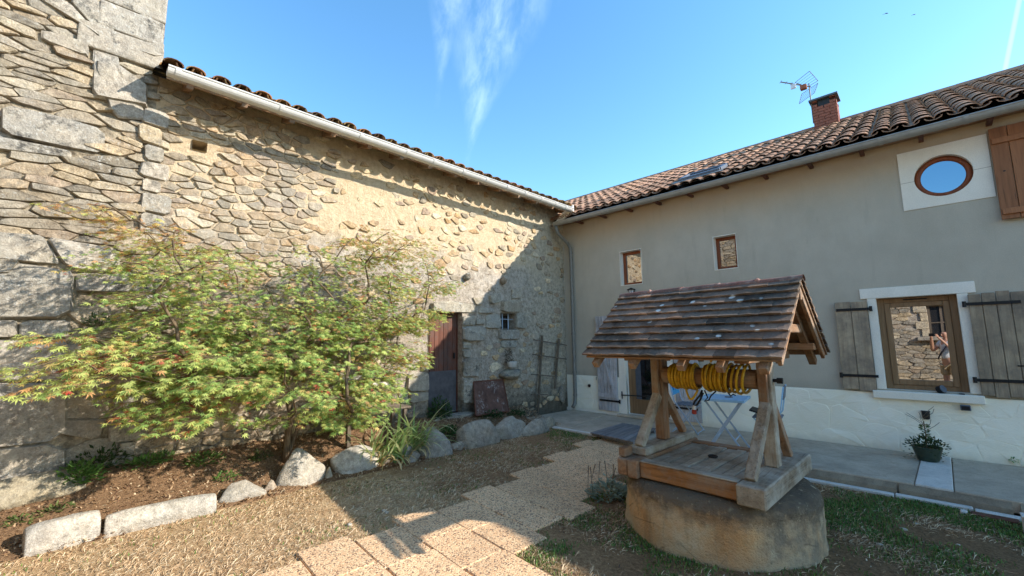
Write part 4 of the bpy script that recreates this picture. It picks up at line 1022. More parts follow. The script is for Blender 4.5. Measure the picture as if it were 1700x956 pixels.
# ================================================================== WELL
WC = Vector((4.33, -3.57, 0)); gz = zl(4.3)
well = thing('covered_well', 'old round garden well with timber platform, windlass and small tiled gable roof', 'well', (WC.x, WC.y, gz))
prof = [(.785, -.25), (.78, -.13), (.772, -.02), (.765, .08), (.76, .16), (.765, .22), (.745, .262), (.70, .288), (.60, .298), (.3, .30), (.1, .30)]
P2 = []
for k in range(len(prof)-1):
    for q in range(3): P2.append(tuple(prof[k][c_]+(prof[k+1][c_]-prof[k][c_])*q/3 for c_ in (0, 1)))
prof = P2+[prof[-1]]
mb = MB(); n_ = 150; vs = []
for r_, z in prof:
    for k in range(n_):
        an = 2*PI*k/n_; q = Vector((math.cos(an)*2, math.sin(an)*2, z*3)); fade = min(1, r_/.7)
        rr = r_+(.024*mnoise.noise(q)+.011*mnoise.noise(q*4)+.006*mnoise.noise(q*9))*fade-.03*max(0, mnoise.noise(q*2.6+Vector((5, 0, 0)))-.38)
        vs.append((WC.x+math.cos(an)*rr, WC.y+math.sin(an)*rr, z+(.010*mnoise.noise(q*2.3)+.005*mnoise.noise(q*7))*(1 if z < .295 else .2)))
mb.add(vs, [(i*n_+k, i*n_+(k+1) % n_, (i+1)*n_+(k+1) % n_, (i+1)*n_+k) for i in range(len(prof)-1) for k in range(n_)]+[tuple(range((len(prof)-1)*n_, len(prof)*n_))])
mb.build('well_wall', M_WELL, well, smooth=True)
WR = Matrix.Rotation(math.radians(-2), 4, 'Z')
def wv(x, y, z): return WC+Vector((WR @ Vector((x, y, 0))).xyz)+Vector((0, 0, z))
def wbox(name, a, b, mat, parent=None, bev=.006, ang=0):
    mb = MB(); Rm = WR.to_3x3(); mb.box(a, b, Rm, (WC.x, WC.y, 0)); return mb.build(name, mat, parent or well, bev=bev)
def wbar(name, p, q, w_, d, mat, upd=(1, 0, 0), bev=.005, parent=None):
    mb = MB(); mb.bar(wv(*p), wv(*q), w_, d, upd); return mb.build(name, mat, parent or well, bev=bev)
# platform frame
wbox('base_beam', (.405, -.66, .305), (.60, .64, .45), WW[1], bev=.01)
wbox('base_beam', (-.60, -.63, .305), (-.50, .62, .445), W[1], bev=.01)
wbox('base_beam', (-.493, -.64, .30), (-.395, .60, .45), W[1], bev=.01)
wbox('front_rail', (-.392, -.60, .312), (.402, -.50, .438), M_HONEY, bev=.008)
wbox('front_rail_cap', (-.392, -.603, .4385), (.402, -.49, .450), WW[0], bev=.004)
wbox('back_rail', (-.392, .44, .312), (.402, .54, .442), W[0], bev=.008)
wbox('post_sill', (-.56, -.46, .4515), (-.40, .56, .525), WW[1], bev=.012)
wbox('sill_block', (-.60, -.60, .452), (-.53, -.47, .53), W[1], bev=.008)
nP = 9; wd = .79/nP
for k in range(nP):
    wbox('plank', (-.39+k*wd+.005, -.487, .402), (-.39+(k+1)*wd-.006, .437, .428+R.uniform(-.005, .004)), WW[1], bev=.003)
wbox('deck_joist', (-.39, -.3, .36), (.40, -.22, .398), WW[0]); wbox('deck_joist', (-.39, .2, .36), (.40, .28, .398), WW[0])
mb = MB(); c_ = wv(-.02, .03, .428); mb.tube([c_+Vector((.035*math.cos(a_), .035*math.sin(a_), .006)) for a_ in [2*PI*k/12 for k in range(13)]], .008, 6); mb.build('lifting_ring', M_IRON, well)
mb = MB(); mb.prism([(c_.x+.024*math.cos(2*PI*k/10), c_.y+.024*math.sin(2*PI*k/10)) for k in range(10)], lambda u, v, w_: (u, v, w_), .4265, .4325); mb.build('ring_plate', M_IRON, well)
# posts and braces
PXL, PXR = -.475, .475
for sx, z0 in ((PXL, .526), (PXR, .451)):
    wbox('post', (sx-.05, -.05, z0), (sx+.05, .05, 1.36), W[2] if sx < 0 else WW[2], bev=.008)
    wbox('post_facing', (sx-.043, -.095, .93), (sx+.028, -.052, 1.335), W[2], bev=.005)
    wbar('brace', (sx-.01, -.43 if sx < 0 else -.52, z0-.002), (sx, -.065, .95), .075, .075, WW[2], (1, 0, 0), .006)
    wbar('brace', (sx, .44, z0-.002), (sx, .07, .95), .065, .065, W[2], (1, 0, 0), .006)
# tie beams, plates, ridge board
ZE = 1.335; HY = .70; ZR = 1.93; XL, XR = -.85, .80
for sx in (PXL, PXR): wbox('tie_beam', (sx-.05, -.56, 1.30), (sx+.05, .56, 1.375), W[1], bev=.006)
for sy in (-.50, .50): wbox('wall_plate', (XL+.08, sy-.04, 1.378), (XR-.06, sy+.04, 1.44), W[0], bev=.006)
wbox('ridge_board', (XL+.05, -.02, ZR-.14), (XR-.02, .02, ZR-.045), W[0], bev=.004)
SA = math.atan2(ZR-ZE, HY)
for sy in (-1, 1):
    for xx in (XL+.12, XL+.50, XL+.93, XR-.42 if sy < 0 else XR-.40, XR-.13):
        wbar('rafter', (xx, sy*(HY+.02), ZE-.075), (xx, sy*.015, ZR-.085), .06, .062, W[1], (0, 0, 1), .005)
    wbar('barge_rafter', (XR-.04, sy*(HY-.03), ZE-.02), (XR-.04, sy*.012, ZR-.05), .028, .05, W[1], (0, 0, 1), .004)
wbox('collar_tie', (XR-.16, -.33, 1.53), (XR-.11, .33, 1.60), W[1])
# roof boards + tiles
def wslope(sy, u, s_, h):
    # u along ridge, s_ distance up the slope from eave, h off the slope
    return wv(u, sy*(HY+.03-s_*math.cos(SA)+h*math.sin(SA)), ZE+s_*math.sin(SA)+h*math.cos(SA))
SLEN = (HY+.03)/math.cos(SA)
mb = MB()
for sy in (-1, 1):
    mb.add([wslope(sy, u, s_, h) for u in (XL+.02, XR-.015) for s_ in (.01, SLEN-.01) for h in (-.018, -.003)], [(0, 1, 3, 2), (4, 6, 7, 5), (0, 4, 5, 1), (2, 3, 7, 6), (0, 2, 6, 4), (1, 5, 7, 3)])
wroof = MB(); 
wr = mb.build('roof', W[0], well)
rk = [R.uniform(.85, 1.15) for _ in range(12)]; rows = 10; ex = SLEN/rows; tw = .15
for sy in (-1, 1):
    for r_ in range(rows):
        off = (tw/2 if r_ % 2 else 0); u = XL-off
        while u < XR-.01:
            a_ = max(XL, u)+.0004; b_ = min(XR, u+tw)-.0004
            if b_-a_ > .02:
                s0 = r_*ex-.01; s1 = min(SLEN+.0, s0+ex*1.35); h0 = .029+R.uniform(-.002, .003); h1 = .003; th = .017; bow = R.uniform(.0, .006)
                vs = []
                for h_t in (0, th):
                    vs += [wslope(sy, a_, s0+R.uniform(-.005, .005), h0+h_t), wslope(sy, (a_+b_)/2, s0, h0+h_t+bow), wslope(sy, b_, s0+R.uniform(-.005, .005), h0+h_t+R.uniform(-.002, .002)), wslope(sy, b_, s1, h1+h_t), wslope(sy, (a_+b_)/2, s1, h1+h_t+bow), wslope(sy, a_, s1, h1+h_t)]
                mb = MB(); kk = R.uniform(.82, 1.15)*rk[r_]; mb.col = (kk, kk*R.uniform(.95, 1), kk*R.uniform(.93, 1), 1); ed = R.uniform(1.6, 3.6)
                mb.add(vs, [(5, 4, 1, 0), (4, 3, 2, 1), (6, 7, 10, 11), (7, 8, 9, 10)]+[(i, (i+1) % 6, 6+(i+1) % 6, 6+i) for i in range(6)])
                for q_ in (0, 1, 2, 6, 7, 8): mb.c[q_] = (kk*ed, kk*ed*.9, kk*ed*.78, 1)
                mb.build('roof_tile', M_WTILE, wr)
            u += tw
for k in range(5):
    u0 = XL-.01+k*.332; mb = MB(); mb.col = (1, 1, 1, 1)
    canal(mb, wv(u0, 0, ZR+.006), wv(min(XR+.01, u0+.345), 0, ZR+.018), .062, .056, (0, 0, 1), .012, 8); mb.build('ridge_tile', M_RIDGE, wr)
    if k: blob('mortar_bed', wv(u0+.01, -.012, ZR+.035), (.035, .045, .035), M_RIDGE, wr, R, 2, 2, (1.6, 1.7, 1.7), .2)
# windlass
mb = MB(); a_ = wv(PXL+.0, 0, 1.14); b_ = wv(PXR+.09, 0, 1.14)
dr_ = MB(); dr_.tube([wv(PXL+.055, 0, 1.14), wv(PXR-.055, 0, 1.14)], .082, 16); drum = dr_.build('windlass_drum', W[0], well, bev=.006)
mb.tube([a_-Vector((.08, 0, 0)), b_], .014, 8); mb.build('axle', M_IRON, well)
mb = MB(); mb.tube([b_-Vector((.01, 0, 0)), b_+Vector((.03, 0, 0))], .024, 10); mb.build('axle_end', M_IRON, well)
# the hose wound round the drum: its own thing
pts = []; def_turns = []
def coil(x0, x1, turns, r_, tiltx, z0=1.145):
    n__ = int(turns*16); pts = []
    for k in range(n__+1):
        a_ = 2*PI*k/16; t_ = k/n__; x = x0+(x1-x0)*t_+tiltx*math.sin(a_)*.5
        rr = r_+.006*math.sin(a_*.37+x0*9)
        pts.append(wv(x, math.cos(a_)*rr, z0+math.sin(a_)*rr-.006))
    return pts
hose = thing('yellow_hose', 'yellow hose wound in many loops round the well drum', 'hose', wv(0, 0, 1.14))
for args in ((-.345, -.09, 13, .100, .0), (-.335, -.10, 8, .113, .02), (-.02, .16, 8, .104, .01), (.0, .2, 5, .116, .03), (.17, .35, 4, .122, .05)):
    mb = MB(); mb.tube(coil(*args), .0115, 6); mb.build('hose_loops', M_YEL, hose, smooth=True)
mb = MB(); pp = [wv(-.17+.11*t_, -.10-.03*math.sin(PI*t_), 1.03-.085*math.sin(PI*t_)) for t_ in [k/10 for k in range(11)]]; mb.tube(pp, .0105, 6); mb.build('hose_end_loop', M_YEL, hose, smooth=True)
mb = MB(); mb.tube([wv(.12+.05*math.cos(a_), -.10, 1.28+.03*math.sin(a_)) for a_ in [PI*k/8 for k in range(9)]], .009, 6); mb.build('hose_crossing', M_YEL, hose, smooth=True)
pl_ = thing('black_cord_with_plug', 'black cord with a red plug hanging below the wound yellow hose', 'cord', wv(-.08, -.1, .87))
mb = MB(); mb.tube([wv(*p) for p in ((-.02, -.1, 1.03), (-.04, -.115, .98), (-.085, -.12, .93), (-.10, -.12, .90), (-.085, -.12, .885), (-.06, -.12, .91), (-.03, -.115, .96), (-.01, -.11, 1.01))], .009, 6); mb.build('cord', M_BLACK, pl_, smooth=True)
mb = MB(); mb.tube([wv(*p) for p in ((-.0, -.1, 1.03), (.03, -.115, .97), (.0, -.12, .935), (.04, -.12, .95), (.06, -.115, .99), (.1, -.1, 1.03))], .006, 6); mb.build('cord', M_BLACK, pl_, smooth=True)
mb = MB(); mb.tube([wv(-.09, -.12, .89), wv(-.095, -.12, .855)], .016, 10); mb.build('collar', M_OPAL, pl_)
mb = MB(); mb.tube([wv(-.095, -.12, .855), wv(-.098, -.12, .815)], .021, 10); mb.build('plug', M_RED, pl_, bev=.003)
mb = MB()
mb.tube([wv(.20+.02*k, -.1, 1.025-.018*(k % 2)-.01*k*(3-k)*.5) for k in range(4)], .006, 6); mb.build('cord', M_BLACK, pl_, smooth=True)

# ================================================================== EDGING STONES
def rock(px, c_px, dep, hgt, label, colr, sd_, px2=None, cuts=6, tilt=0, sub=3):
    # px: left and right base pixels; hgt in metres
    a = atg(*px[0]); b = atg(*px[1]); mid = (a+b)/2; ln = (b-a).length; ang = math.atan2(b.y-a.y, b.x-a.x)
    RR = random.Random(sd_); o = blob('edging_stone', (0, 0, 0), (ln/2*1.2, dep/2*1.15, hgt*1.15), M_BOULDER, None, RR, sub, cuts, colr, .14)
    o.location = mid+Vector((-dep*.35, .0, hgt*.30)); o.rotation_euler = (tilt, 0, ang); tag(o, label, 'stone', 'stones edging the flower bed')
    return o
def long_block(px, dep, hgt, label, colr, sd_):
    a = atg(*px[0]); b = atg(*px[1]); t = (b-a); ln = t.length; RR = random.Random(sd_); n_ = 9; mb = MB(); mb.col = (*colr, 1)
    ang = math.atan2(t.y, t.x); out_ = Vector((math.cos(ang-PI/2), math.sin(ang-PI/2), 0))
    vs = []
    for k in range(n_):
        c_ = a+t*(k/(n_-1)); e = 1 if 0 < k < n_-1 else .9
        for (d, z) in ((0, -.06), (.012, hgt*.45), (-.02, hgt*.86), (-.05, hgt), (-dep*.6, hgt*1.02), (-dep, hgt*.9), (-dep, -.06)):
            q = c_+out_*(d+.02*mnoise.noise(Vector((k*.9, z*9, sd_)))); vs.append(Vector((q.x, q.y, zl(q.x)+z*e+.012*mnoise.noise(Vector((k*.7, d*20, sd_+3))))))
    m_ = 7; fs = [(k*m_+i, k*m_+(i+1) % m_, (k+1)*m_+(i+1) % m_, (k+1)*m_+i) for k in range(n_-1) for i in range(m_)]+[tuple(range(m_)), tuple(range((n_-1)*m_, n_*m_))[::-1]]
    mb.add(vs, fs); o = mb.build('edging_stone', M_BOULDER, None, bev=.012, seg=2); o.data.shade_smooth(); tag(o, label, 'stone', 'stones edging the flower bed')
    return o
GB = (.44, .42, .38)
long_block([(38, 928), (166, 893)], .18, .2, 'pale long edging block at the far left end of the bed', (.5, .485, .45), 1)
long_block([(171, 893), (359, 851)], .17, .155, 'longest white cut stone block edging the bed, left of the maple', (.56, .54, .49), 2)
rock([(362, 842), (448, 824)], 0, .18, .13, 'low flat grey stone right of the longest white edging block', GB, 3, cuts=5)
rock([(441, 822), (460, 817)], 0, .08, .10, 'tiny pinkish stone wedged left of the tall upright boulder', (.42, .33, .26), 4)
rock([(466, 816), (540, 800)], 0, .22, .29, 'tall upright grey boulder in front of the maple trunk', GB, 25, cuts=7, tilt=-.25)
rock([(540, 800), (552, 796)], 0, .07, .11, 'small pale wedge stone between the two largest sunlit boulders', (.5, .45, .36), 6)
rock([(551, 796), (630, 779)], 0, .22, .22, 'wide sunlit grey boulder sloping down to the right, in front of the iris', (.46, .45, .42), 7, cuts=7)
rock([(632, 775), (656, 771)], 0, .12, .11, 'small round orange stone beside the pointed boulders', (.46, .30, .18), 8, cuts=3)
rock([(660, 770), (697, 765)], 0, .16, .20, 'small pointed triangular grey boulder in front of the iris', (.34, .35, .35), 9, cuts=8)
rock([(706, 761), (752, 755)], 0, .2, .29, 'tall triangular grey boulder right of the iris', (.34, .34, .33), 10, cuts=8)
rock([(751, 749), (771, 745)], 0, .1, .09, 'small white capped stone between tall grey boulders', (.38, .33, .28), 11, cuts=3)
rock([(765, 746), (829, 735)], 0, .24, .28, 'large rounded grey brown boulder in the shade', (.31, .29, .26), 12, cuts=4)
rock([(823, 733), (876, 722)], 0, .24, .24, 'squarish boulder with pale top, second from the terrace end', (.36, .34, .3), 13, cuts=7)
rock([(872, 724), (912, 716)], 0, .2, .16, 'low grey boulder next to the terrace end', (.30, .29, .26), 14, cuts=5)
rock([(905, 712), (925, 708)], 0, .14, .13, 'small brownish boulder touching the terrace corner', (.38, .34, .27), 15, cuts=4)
p = at(50, 800, 0, .3); o = blob('mossy_slab', (.26, -8.0, .30), (.22, .62, .14), stone_mat('mossy_stone', None, .4, .5, .8), None, random.Random(3), 3, 6, (.33, .30, .22)); tag(o, 'flat mossy slab lying against the wall at far left', 'stone')

# ================================================================== THINGS AGAINST THE BARN
def gquad(mb, pts3, th, nrm_):
    n_ = Vector(nrm_).normalized()*th; vs = [Vector(p) for p in pts3]+[Vector(p)+n_ for p in pts3]; k = len(pts3)
    mb.add(vs, [tuple(range(k)), tuple(range(2*k-1, k-1, -1))]+[(i, (i+1) % k, k+(i+1) % k, k+i) for i in range(k)])
pl0 = [at(789, 690, 0, .3), at(844, 682, 0, .28), at(834, 630, 0, .06), at(785, 634, 0, .06)]
pt = thing('metal_plate', 'square rusty metal plate leaning on the barn beside the door', 'plate', ((pl0[0]+pl0[1])/2))
g = G('scuffed_rusty_sheet', .7, .3); c = g.mix(g.rng(g.noise(6, 5, .7), .35, .65), S(72, 50, 42), S(108, 78, 66)); c = g.mix(g.math('MULTIPLY', g.rng(g.noise(24, 6, .8), .5, .6), g.rng(g.noise(5, 3), .54, .66)), c, S(160, 156, 150))
mb = MB(); gquad(mb, pl0, .012, (1, 0, .3)); mb.build('sheet', g.out(c, g.bump(g.noise(30, 4), .3, .005)), pt, bev=.003)
for i in range(4):
    a, b = pl0[i], pl0[(i+1) % 4]; mb = MB(); mb.bar(a+Vector((.016, 0, .004)), b+Vector((.016, 0, .004)), .022, .016, (1, 0, .2)); mb.build('rim', M_RUST, pt, bev=.003)
tr_ = thing('wooden_trellis', 'grey wooden trellis leaning on the barn wall near the downpipe', 'trellis', at(893, 686, 0, .1))
for (p, q) in (((893, 686), (900, 557)), ((921, 645), (928, 562))):
    mb = MB(); mb.bar(at(*p, 0, .11), at(*q, 0, .07), .045, .03, (1, 0, 0)); mb.build('upright', M_TREL, tr_, bev=.003)
for (p, q) in (((886, 564), (941, 573)), ((884, 588), (940, 596)), ((882, 621), (925, 625)), ((882, 655), (909, 655))):
    mb = MB(); mb.bar(at(*p, 0, .13), at(*q, 0, .11), .022, .022, (1, 0, 0)); mb.build('crossbar', M_TREL, tr_, bev=.002)
# pot with moss on the ledge
c_ = at(850, 609, 0, .14)
po = thing('wall_planter', 'small white planter with dead brown moss on the wall ledge', 'planter', c_)
mb = MB(); mb.lathe([(.07, 0), (.085, .01), (.10, .09), (.105, .10), (.095, .10), (.09, .08)], c_, 18, .8, 1.1); mb.build('pot', M_WPOT, po, smooth=True)
mb = MB(); RM = random.Random(4)
for k in range(260):
    an = RM.uniform(0, 2*PI); rr = RM.random()**.5; h = RM.uniform(.02, .28)
    c2 = c_+Vector((-.02+.07*rr*math.cos(an), -.06+.12*rr*math.sin(an)*(1-h), .06+h)); d = Vector((RM.uniform(-1, 1), RM.uniform(-1, 1), RM.uniform(-1.2, .6))).normalized()*.035; s_ = d.cross(Vector((RM.uniform(-1, 1), RM.uniform(-1, 1), RM.uniform(-1, 1)))).normalized()*.006
    g_ = RM.uniform(.5, 1.1); mb.col = (.10*g_, .065*g_, .035*g_, 1); mb.add([c2-s_, c2+s_, c2+d], [(0, 1, 2)])
mb.build('dead_moss', M_LEAF, po)
# pale slatted bench half hidden by the maple
be = thing('slatted_bench', 'weathered pale slatted garden bench half hidden behind the maple', 'bench', (.35, -4.45, .25))
for (x, z) in ((.12, 1.02), (.13, .90), (.14, .78)): mb = MB(); mb.box((x, -5.25, z-.03), (x+.022, -4.3, z+.03)); mb.build('back_slat', M_SLAT, be, bev=.004)
for x in (.2, .29, .38, .47): mb = MB(); mb.box((x, -5.25, .585), (x+.07, -4.3, .61)); mb.build('seat_slat', M_TREL, be, bev=.004)
for y in (-5.2, -4.4):
    mb = MB(); mb.box((.15, y, .2), (.2, y+.05, 1.06)); mb.build('leg', M_TREL, be, bev=.004)
    mb = MB(); mb.box((.47, y, .2), (.52, y+.05, .58)); mb.build('leg', M_TREL, be, bev=.004)
# boards lying on the bed by the door
for k, (p, q, zz) in enumerate((((590, 688), (652, 672), .42), ((625, 664), (660, 655), .5))):
    mb = MB(); mb.bar(at(*p, 2, zz), at(*q, 2, zz), .10, .03); tag(mb.build('loose_board', M_SLAT, bev=.004), ('long pale board lying behind the iris', 'short pale board propped above the long one')[k], 'board')

# ================================================================== TERRACE FURNITURE AND FITTINGS
db = thing('duckboard', 'grey wooden duckboard lying on the terrace left of the well', 'duckboard', (2.2, -1.45, 0))
P4 = [at(978, 722, 2, .02), at(1046, 738, 2, .02), at(1086, 711, 2, .02), at(1040, 705, 2, .02)]
P4[2] = Vector((2.52, -.98, .02)); P4[3] = Vector((1.86, -.92, .02)); P4[0] = Vector((1.88, -1.93, .02)); P4[1] = Vector((2.66, -2.03, .02))
for k in range(8):
    t0, t1 = (k+.06)/8, (k+.90)/8
    a, b = P4[0].lerp(P4[1], t0), P4[0].lerp(P4[1], t1); c2, d = P4[3].lerp(P4[2], t1), P4[3].lerp(P4[2], t0)
    mb = MB(); gquad(mb, [v+Vector((0, 0, .02)) for v in (a, b, c2, d)], .016, (0, 0, 1)); mb.build('slat', M_DUCK, db, bev=.003)
for s_ in (.08, .5, .92):
    mb = MB(); mb.bar(P4[0].lerp(P4[3], s_)+Vector((0, 0, .0)), P4[1].lerp(P4[2], s_)+Vector((0, 0, .0)), .05, .038); mb.build('batten', M_DUCK, db)
# bistro table: folding crossed legs
TC = Vector((3.74, -1.42, 0)); tb = thing('bistro_table', 'small square pale blue folding bistro table on the terrace', 'table', TC)
RT = Matrix.Rotation(math.radians(8), 3, 'Z')
def tpt(x, y, z): return TC+RT @ Vector((x, y, 0))+Vector((0, 0, z))
mb = MB(); mb.box((-.27, -.27, .675), (.27, .27, .69), RT, TC); top = mb.build('table_top', M_BLUE, tb, bev=.006)
mb = MB()
for q in ((-.275, -.275, -.255, .275), (.255, -.275, .275, .275), (-.255, -.275, .255, -.255), (-.255, .255, .255, .275)): mb.box((q[0], q[1], .662), (q[2], q[3], .695), RT, TC)
mb.build('rim', M_BLUE, top, bev=.003)
mb = MB(); mb.lathe([(.05, .0), (.05, .012), (.04, .014)], tpt(.05, .02, .69), 14); mb.build('ashtray', M_GREYP, top)
for y in (-.2, .2):
    for sx in (-1, 1):
        mb = MB(); mb.bar(tpt(sx*.23, y+.012*sx, .01), tpt(-sx*.22, y+.012*sx, .672), .022, .012, (0, 1, 0)); mb.build('leg', M_PBLUE, tb)
for (x, z) in ((-.23, .015), (.23, .015), (-.12, .17), (.12, .17)):
    mb = MB(); mb.tube([tpt(x, -.2, z), tpt(x, .2, z)], .009, 6); mb.build('crossbar', M_PBLUE, tb)
def folding_chair(C_, ang, label, mats, seat=True):
    ch = thing('folding_chair', label, 'chair', C_, 'folding bistro chairs at the table'); Rz = Matrix.Rotation(ang, 3, 'Z')
    def cp(x, y, z): return C_+Rz @ Vector((x, y, 0))+Vector((0, 0, z))
    # x: sideways, +y front, back at -y
    for sx in (-.2, .2):
        mb = MB(); mb.tube([cp(sx, .2, .0), cp(sx, -.14, .5), cp(sx, -.2, .85)], .010, 6); mb.build('back_post', mats[0], ch, smooth=True)
        mb = MB(); mb.tube([cp(sx*.9, -.2, .0), cp(sx*.9, .17, .43)], .010, 6); mb.build('leg', mats[0], ch)
    for k in range(5):
        y0 = -.15+k*.07; mb = MB(); mb.box((-.2, y0, .43), (.2, y0+.055, .445), Rz, C_); mb.build('seat_slat', mats[1], ch, bev=.003)
    mb = MB(); mb.tube([cp(-.2, .19, .02), cp(.2, .19, .02)], .008, 6); mb.build('stretcher', mats[0], ch)
    mb = MB(); mb.tube([cp(-.18, -.19, .02), cp(.18, -.19, .02)], .008, 6); mb.build('stretcher', mats[0], ch)
    return ch, cp
ch, cp = folding_chair(Vector((2.88, -.62, 0)), math.radians(-82), 'pale blue folding chair with bright blue backrest left of the table', (M_PBLUE, M_GREYP))
mb = MB(); q = [cp(-.21, -.165, .58), cp(.21, -.165, .58), cp(.21, -.2, .80), cp(-.21, -.2, .80)]; gquad(mb, q, .012, (1, 0, 0)); bk = mb.build('backrest', M_SIGN, ch, bev=.004)
for k, xx in enumerate((-.11, .0, .11)):
    mb = MB(); cc_ = cp(xx, -.178, .69); ax_ = (cp(1, 0, 0)-cp(0, 0, 0)).normalized(); pts_ = [cc_+Vector((.014, 0, 0))+ax_*(.035*math.cos(a_))+Vector((0, 0, .03*math.sin(a_))) for a_ in [2*PI*j/(10 if k != 1 else 16) for j in range(9 if k != 1 else 13)]]
    mb.tube(pts_, .005, 5); mb.build('scroll_mark', M_DARKBLUE, bk)
RC = at(1278, 693, 2, .42); RC.z = 0
ch, cp = folding_chair(RC, math.radians(98), 'pale blue folding chair with dark cover on its back, right of the table', (M_BLUE, M_GREYP))
mb = MB(); q = [cp(-.16, -.19, .68), cp(.16, -.19, .68), cp(.15, -.21, .83), (cp(0, -.21, .86)), cp(-.15, -.21, .83)]; gquad(mb, q, .02, (-1, 0, 0)); mb.build('backrest', M_GREYP, ch, bev=.005)
mb = MB(); mb.box((-.16, .2, .44), (.16, .34, .46), Matrix.Rotation(math.radians(98), 3, 'Z') @ Matrix.Rotation(.25, 3, 'X'), RC); mb.build('front_slat', M_BLACK, ch)
# plant pot
C_ = Vector((5.66, -.40, 0)); pp = thing('potted_plant', 'green glazed pot of trailing leafy plant on the terrace below the window', 'potted plant', C_)
mb = MB(); mb.lathe([(.085, .0), (.095, .005), (.115, .07), (.13, .13), (.14, .155), (.14, .165), (.122, .165), (.115, .14)], C_, 24); mb.build('pot', M_POT, pp, smooth=True)
mb = MB(); mb.lathe([(.11, .12), (.117, .14), (.05, .15)], C_, 16); mb.build('soil', M_BED, pp)
def leaf_quad(mb, p, d, up_, L_, Wd, colr, fold=.25):
    d = Vector(d).normalized(); s_ = d.cross(Vector(up_)); 
    if s_.length < 1e-3: s_ = d.cross(Vector((1, .1, 0)))
    s_ = s_.normalized(); u_ = s_.cross(d); mb.col = colr; p = Vector(p)
    mb.add([p, p+d*L_*.45+s_*Wd/2-u_*Wd*fold, p+d*L_-u_*L_*.1, p+d*L_*.45-s_*Wd/2-u_*Wd*fold, p+d*L_*.5], [(0, 1, 4), (1, 2, 4), (2, 3, 4), (3, 0, 4)])
def gcol(RR, base, v=.3, warm=0): k = RR.uniform(1-v, 1+v); return (base[0]*k*(1+warm*RR.random()), base[1]*k, base[2]*k, 1)
def bush(name, parent, c_, rad, n_, ls, base, RR, flat=.7, trail=0):
    mb = MB(); c_ = Vector(c_)
    for k in range(n_):
        d = Vector((RR.gauss(0, 1), RR.gauss(0, 1), abs(RR.gauss(0, 1))*flat)).normalized(); rr = RR.random()**.45
        p = c_+Vector((d.x*rad[0]*rr, d.y*rad[1]*rr, d.z*rad[2]*rr)); 
        if trail and RR.random() < trail: p.z -= RR.uniform(0, .16); p = c_+(p-c_)*1.15
        dd = d+Vector((RR.uniform(-.7, .7), RR.uniform(-.7, .7), RR.uniform(-.5, .6))); leaf_quad(mb, p, dd, (RR.uniform(-.5, .5), RR.uniform(-.5, .5), 1), ls*RR.uniform(.6, 1.3), ls*.5, gcol(RR, base, .4, .3))
    return mb.build(name, M_LEAF, parent)
RP_ = random.Random(8)
bush('foliage', pp, C_+Vector((0, 0, .16)), (.19, .16, .12), 420, .04, (.05, .085, .03), RP_, .8, .3)
mb = MB()
for k in range(60):
    z_ = RP_.uniform(.25, .42); an = RP_.uniform(0, 6.28); leaf_quad(mb, C_+Vector((.01*math.cos(an), .01*math.sin(an), z_)), (math.cos(an), math.sin(an), .3), (0, 0, 1), .05, .03, gcol(RP_, (.10, .17, .05), .3))
mb.build('upright_shoot', M_LEAF, pp)
mb = MB(); mb.tube([C_+Vector((0, 0, .15)), C_+Vector((.005, 0, .3)), C_+Vector((0, 0, .46))], .006, 5)
for k in range(9):
    an = k*.9; z_ = .34+.022*k; mb.tube([C_+Vector((0, 0, z_)), C_+Vector((.09*math.cos(an), .03*math.sin(an), z_+.07)), C_+Vector((.2*math.cos(an)*RP_.uniform(.5, 1), .05*math.sin(an), z_+.12))], .0025, 4)
mb.build('bare_twigs', M_BARK, pp)
# little wall vase, detector, box on the sill, spouts
p = at(1537, 688, 1, -.05); wvv = thing('wall_vase', 'small dark vase fixed on the plinth above the potted plant', 'vase', p)
mb = MB(); mb.lathe([(.02, -.06), (.035, -.05), (.04, .03), (.045, .045), (.03, .045)], p, 14, 1, .8); mb.build('cup', M_DARKPOT, wvv, smooth=True)
mb = MB(); mb.box((p.x-.01, -.05, p.z-.02), (p.x+.01, -.034, p.z+.02)); mb.build('bracket', M_IRON, wvv)
p = at(1603, 677, 1, -.06); dt = thing('floodlight', 'small grey sensor floodlight on the wall just under the window sill', 'lamp', p)
mb = MB(); mb.box((p.x-.045, -.1, p.z-.03), (p.x+.045, -.05, p.z+.035)); mb.build('housing', M_GREYP, dt, bev=.008)
mb = MB(); mb.box((p.x-.035, -.106, p.z-.02), (p.x+.035, -.1, p.z+.025)); mb.build('glass', M_IRON, dt)
mb = MB(); mb.box((p.x-.015, -.05, p.z-.01), (p.x+.015, -.034, p.z+.02)); mb.build('bracket', M_IRON, dt)
p = Vector((5.845, -.02, .766)); gl_ = thing('round_lamp', 'round grey solar lamp lying on the window sill', 'lamp', p)
mb = MB(); a_ = Vector((.75, -.5, .35)).normalized(); mb.tube([p+Vector((0, 0, .045))-a_*.03, p+Vector((0, 0, .045))+a_*.03], [.044, .05], 16); mb.build('body', M_IRON, gl_, bev=.006)
mb = MB(); mb.tube([p+Vector((0, 0, .045))+a_*.03, p+Vector((0, 0, .045))+a_*.036], .046, 16); mb.build('lens', M_GREYP, gl_)
mb = MB(); mb.box((6.0, -.05, .766), (6.05, -.025, .779)); tag(mb.build('small_box', M_IRON, bev=.003), 'tiny dark box on the right end of the window sill', 'box')
p = at(979, 640, 1, -.04); mb = MB(); mb.tube([p, p+Vector((0, -.03, 0))], [.03, .034], 12); o = mb.build('wall_spout', M_IRON, bev=.005); tag(o, 'round black outlet on the plinth left of the blue grey shutter', 'outlet')
p = at(991, 626, 1, -.05); mb = MB(); mb.tube([p, p+Vector((0, -.03, .0)), p+Vector((0, -.03, -.06))], .006, 6); tag(mb.build('shutter_catch', M_IRON), 'thin black catch at the left edge of the blue grey shutter', 'catch')
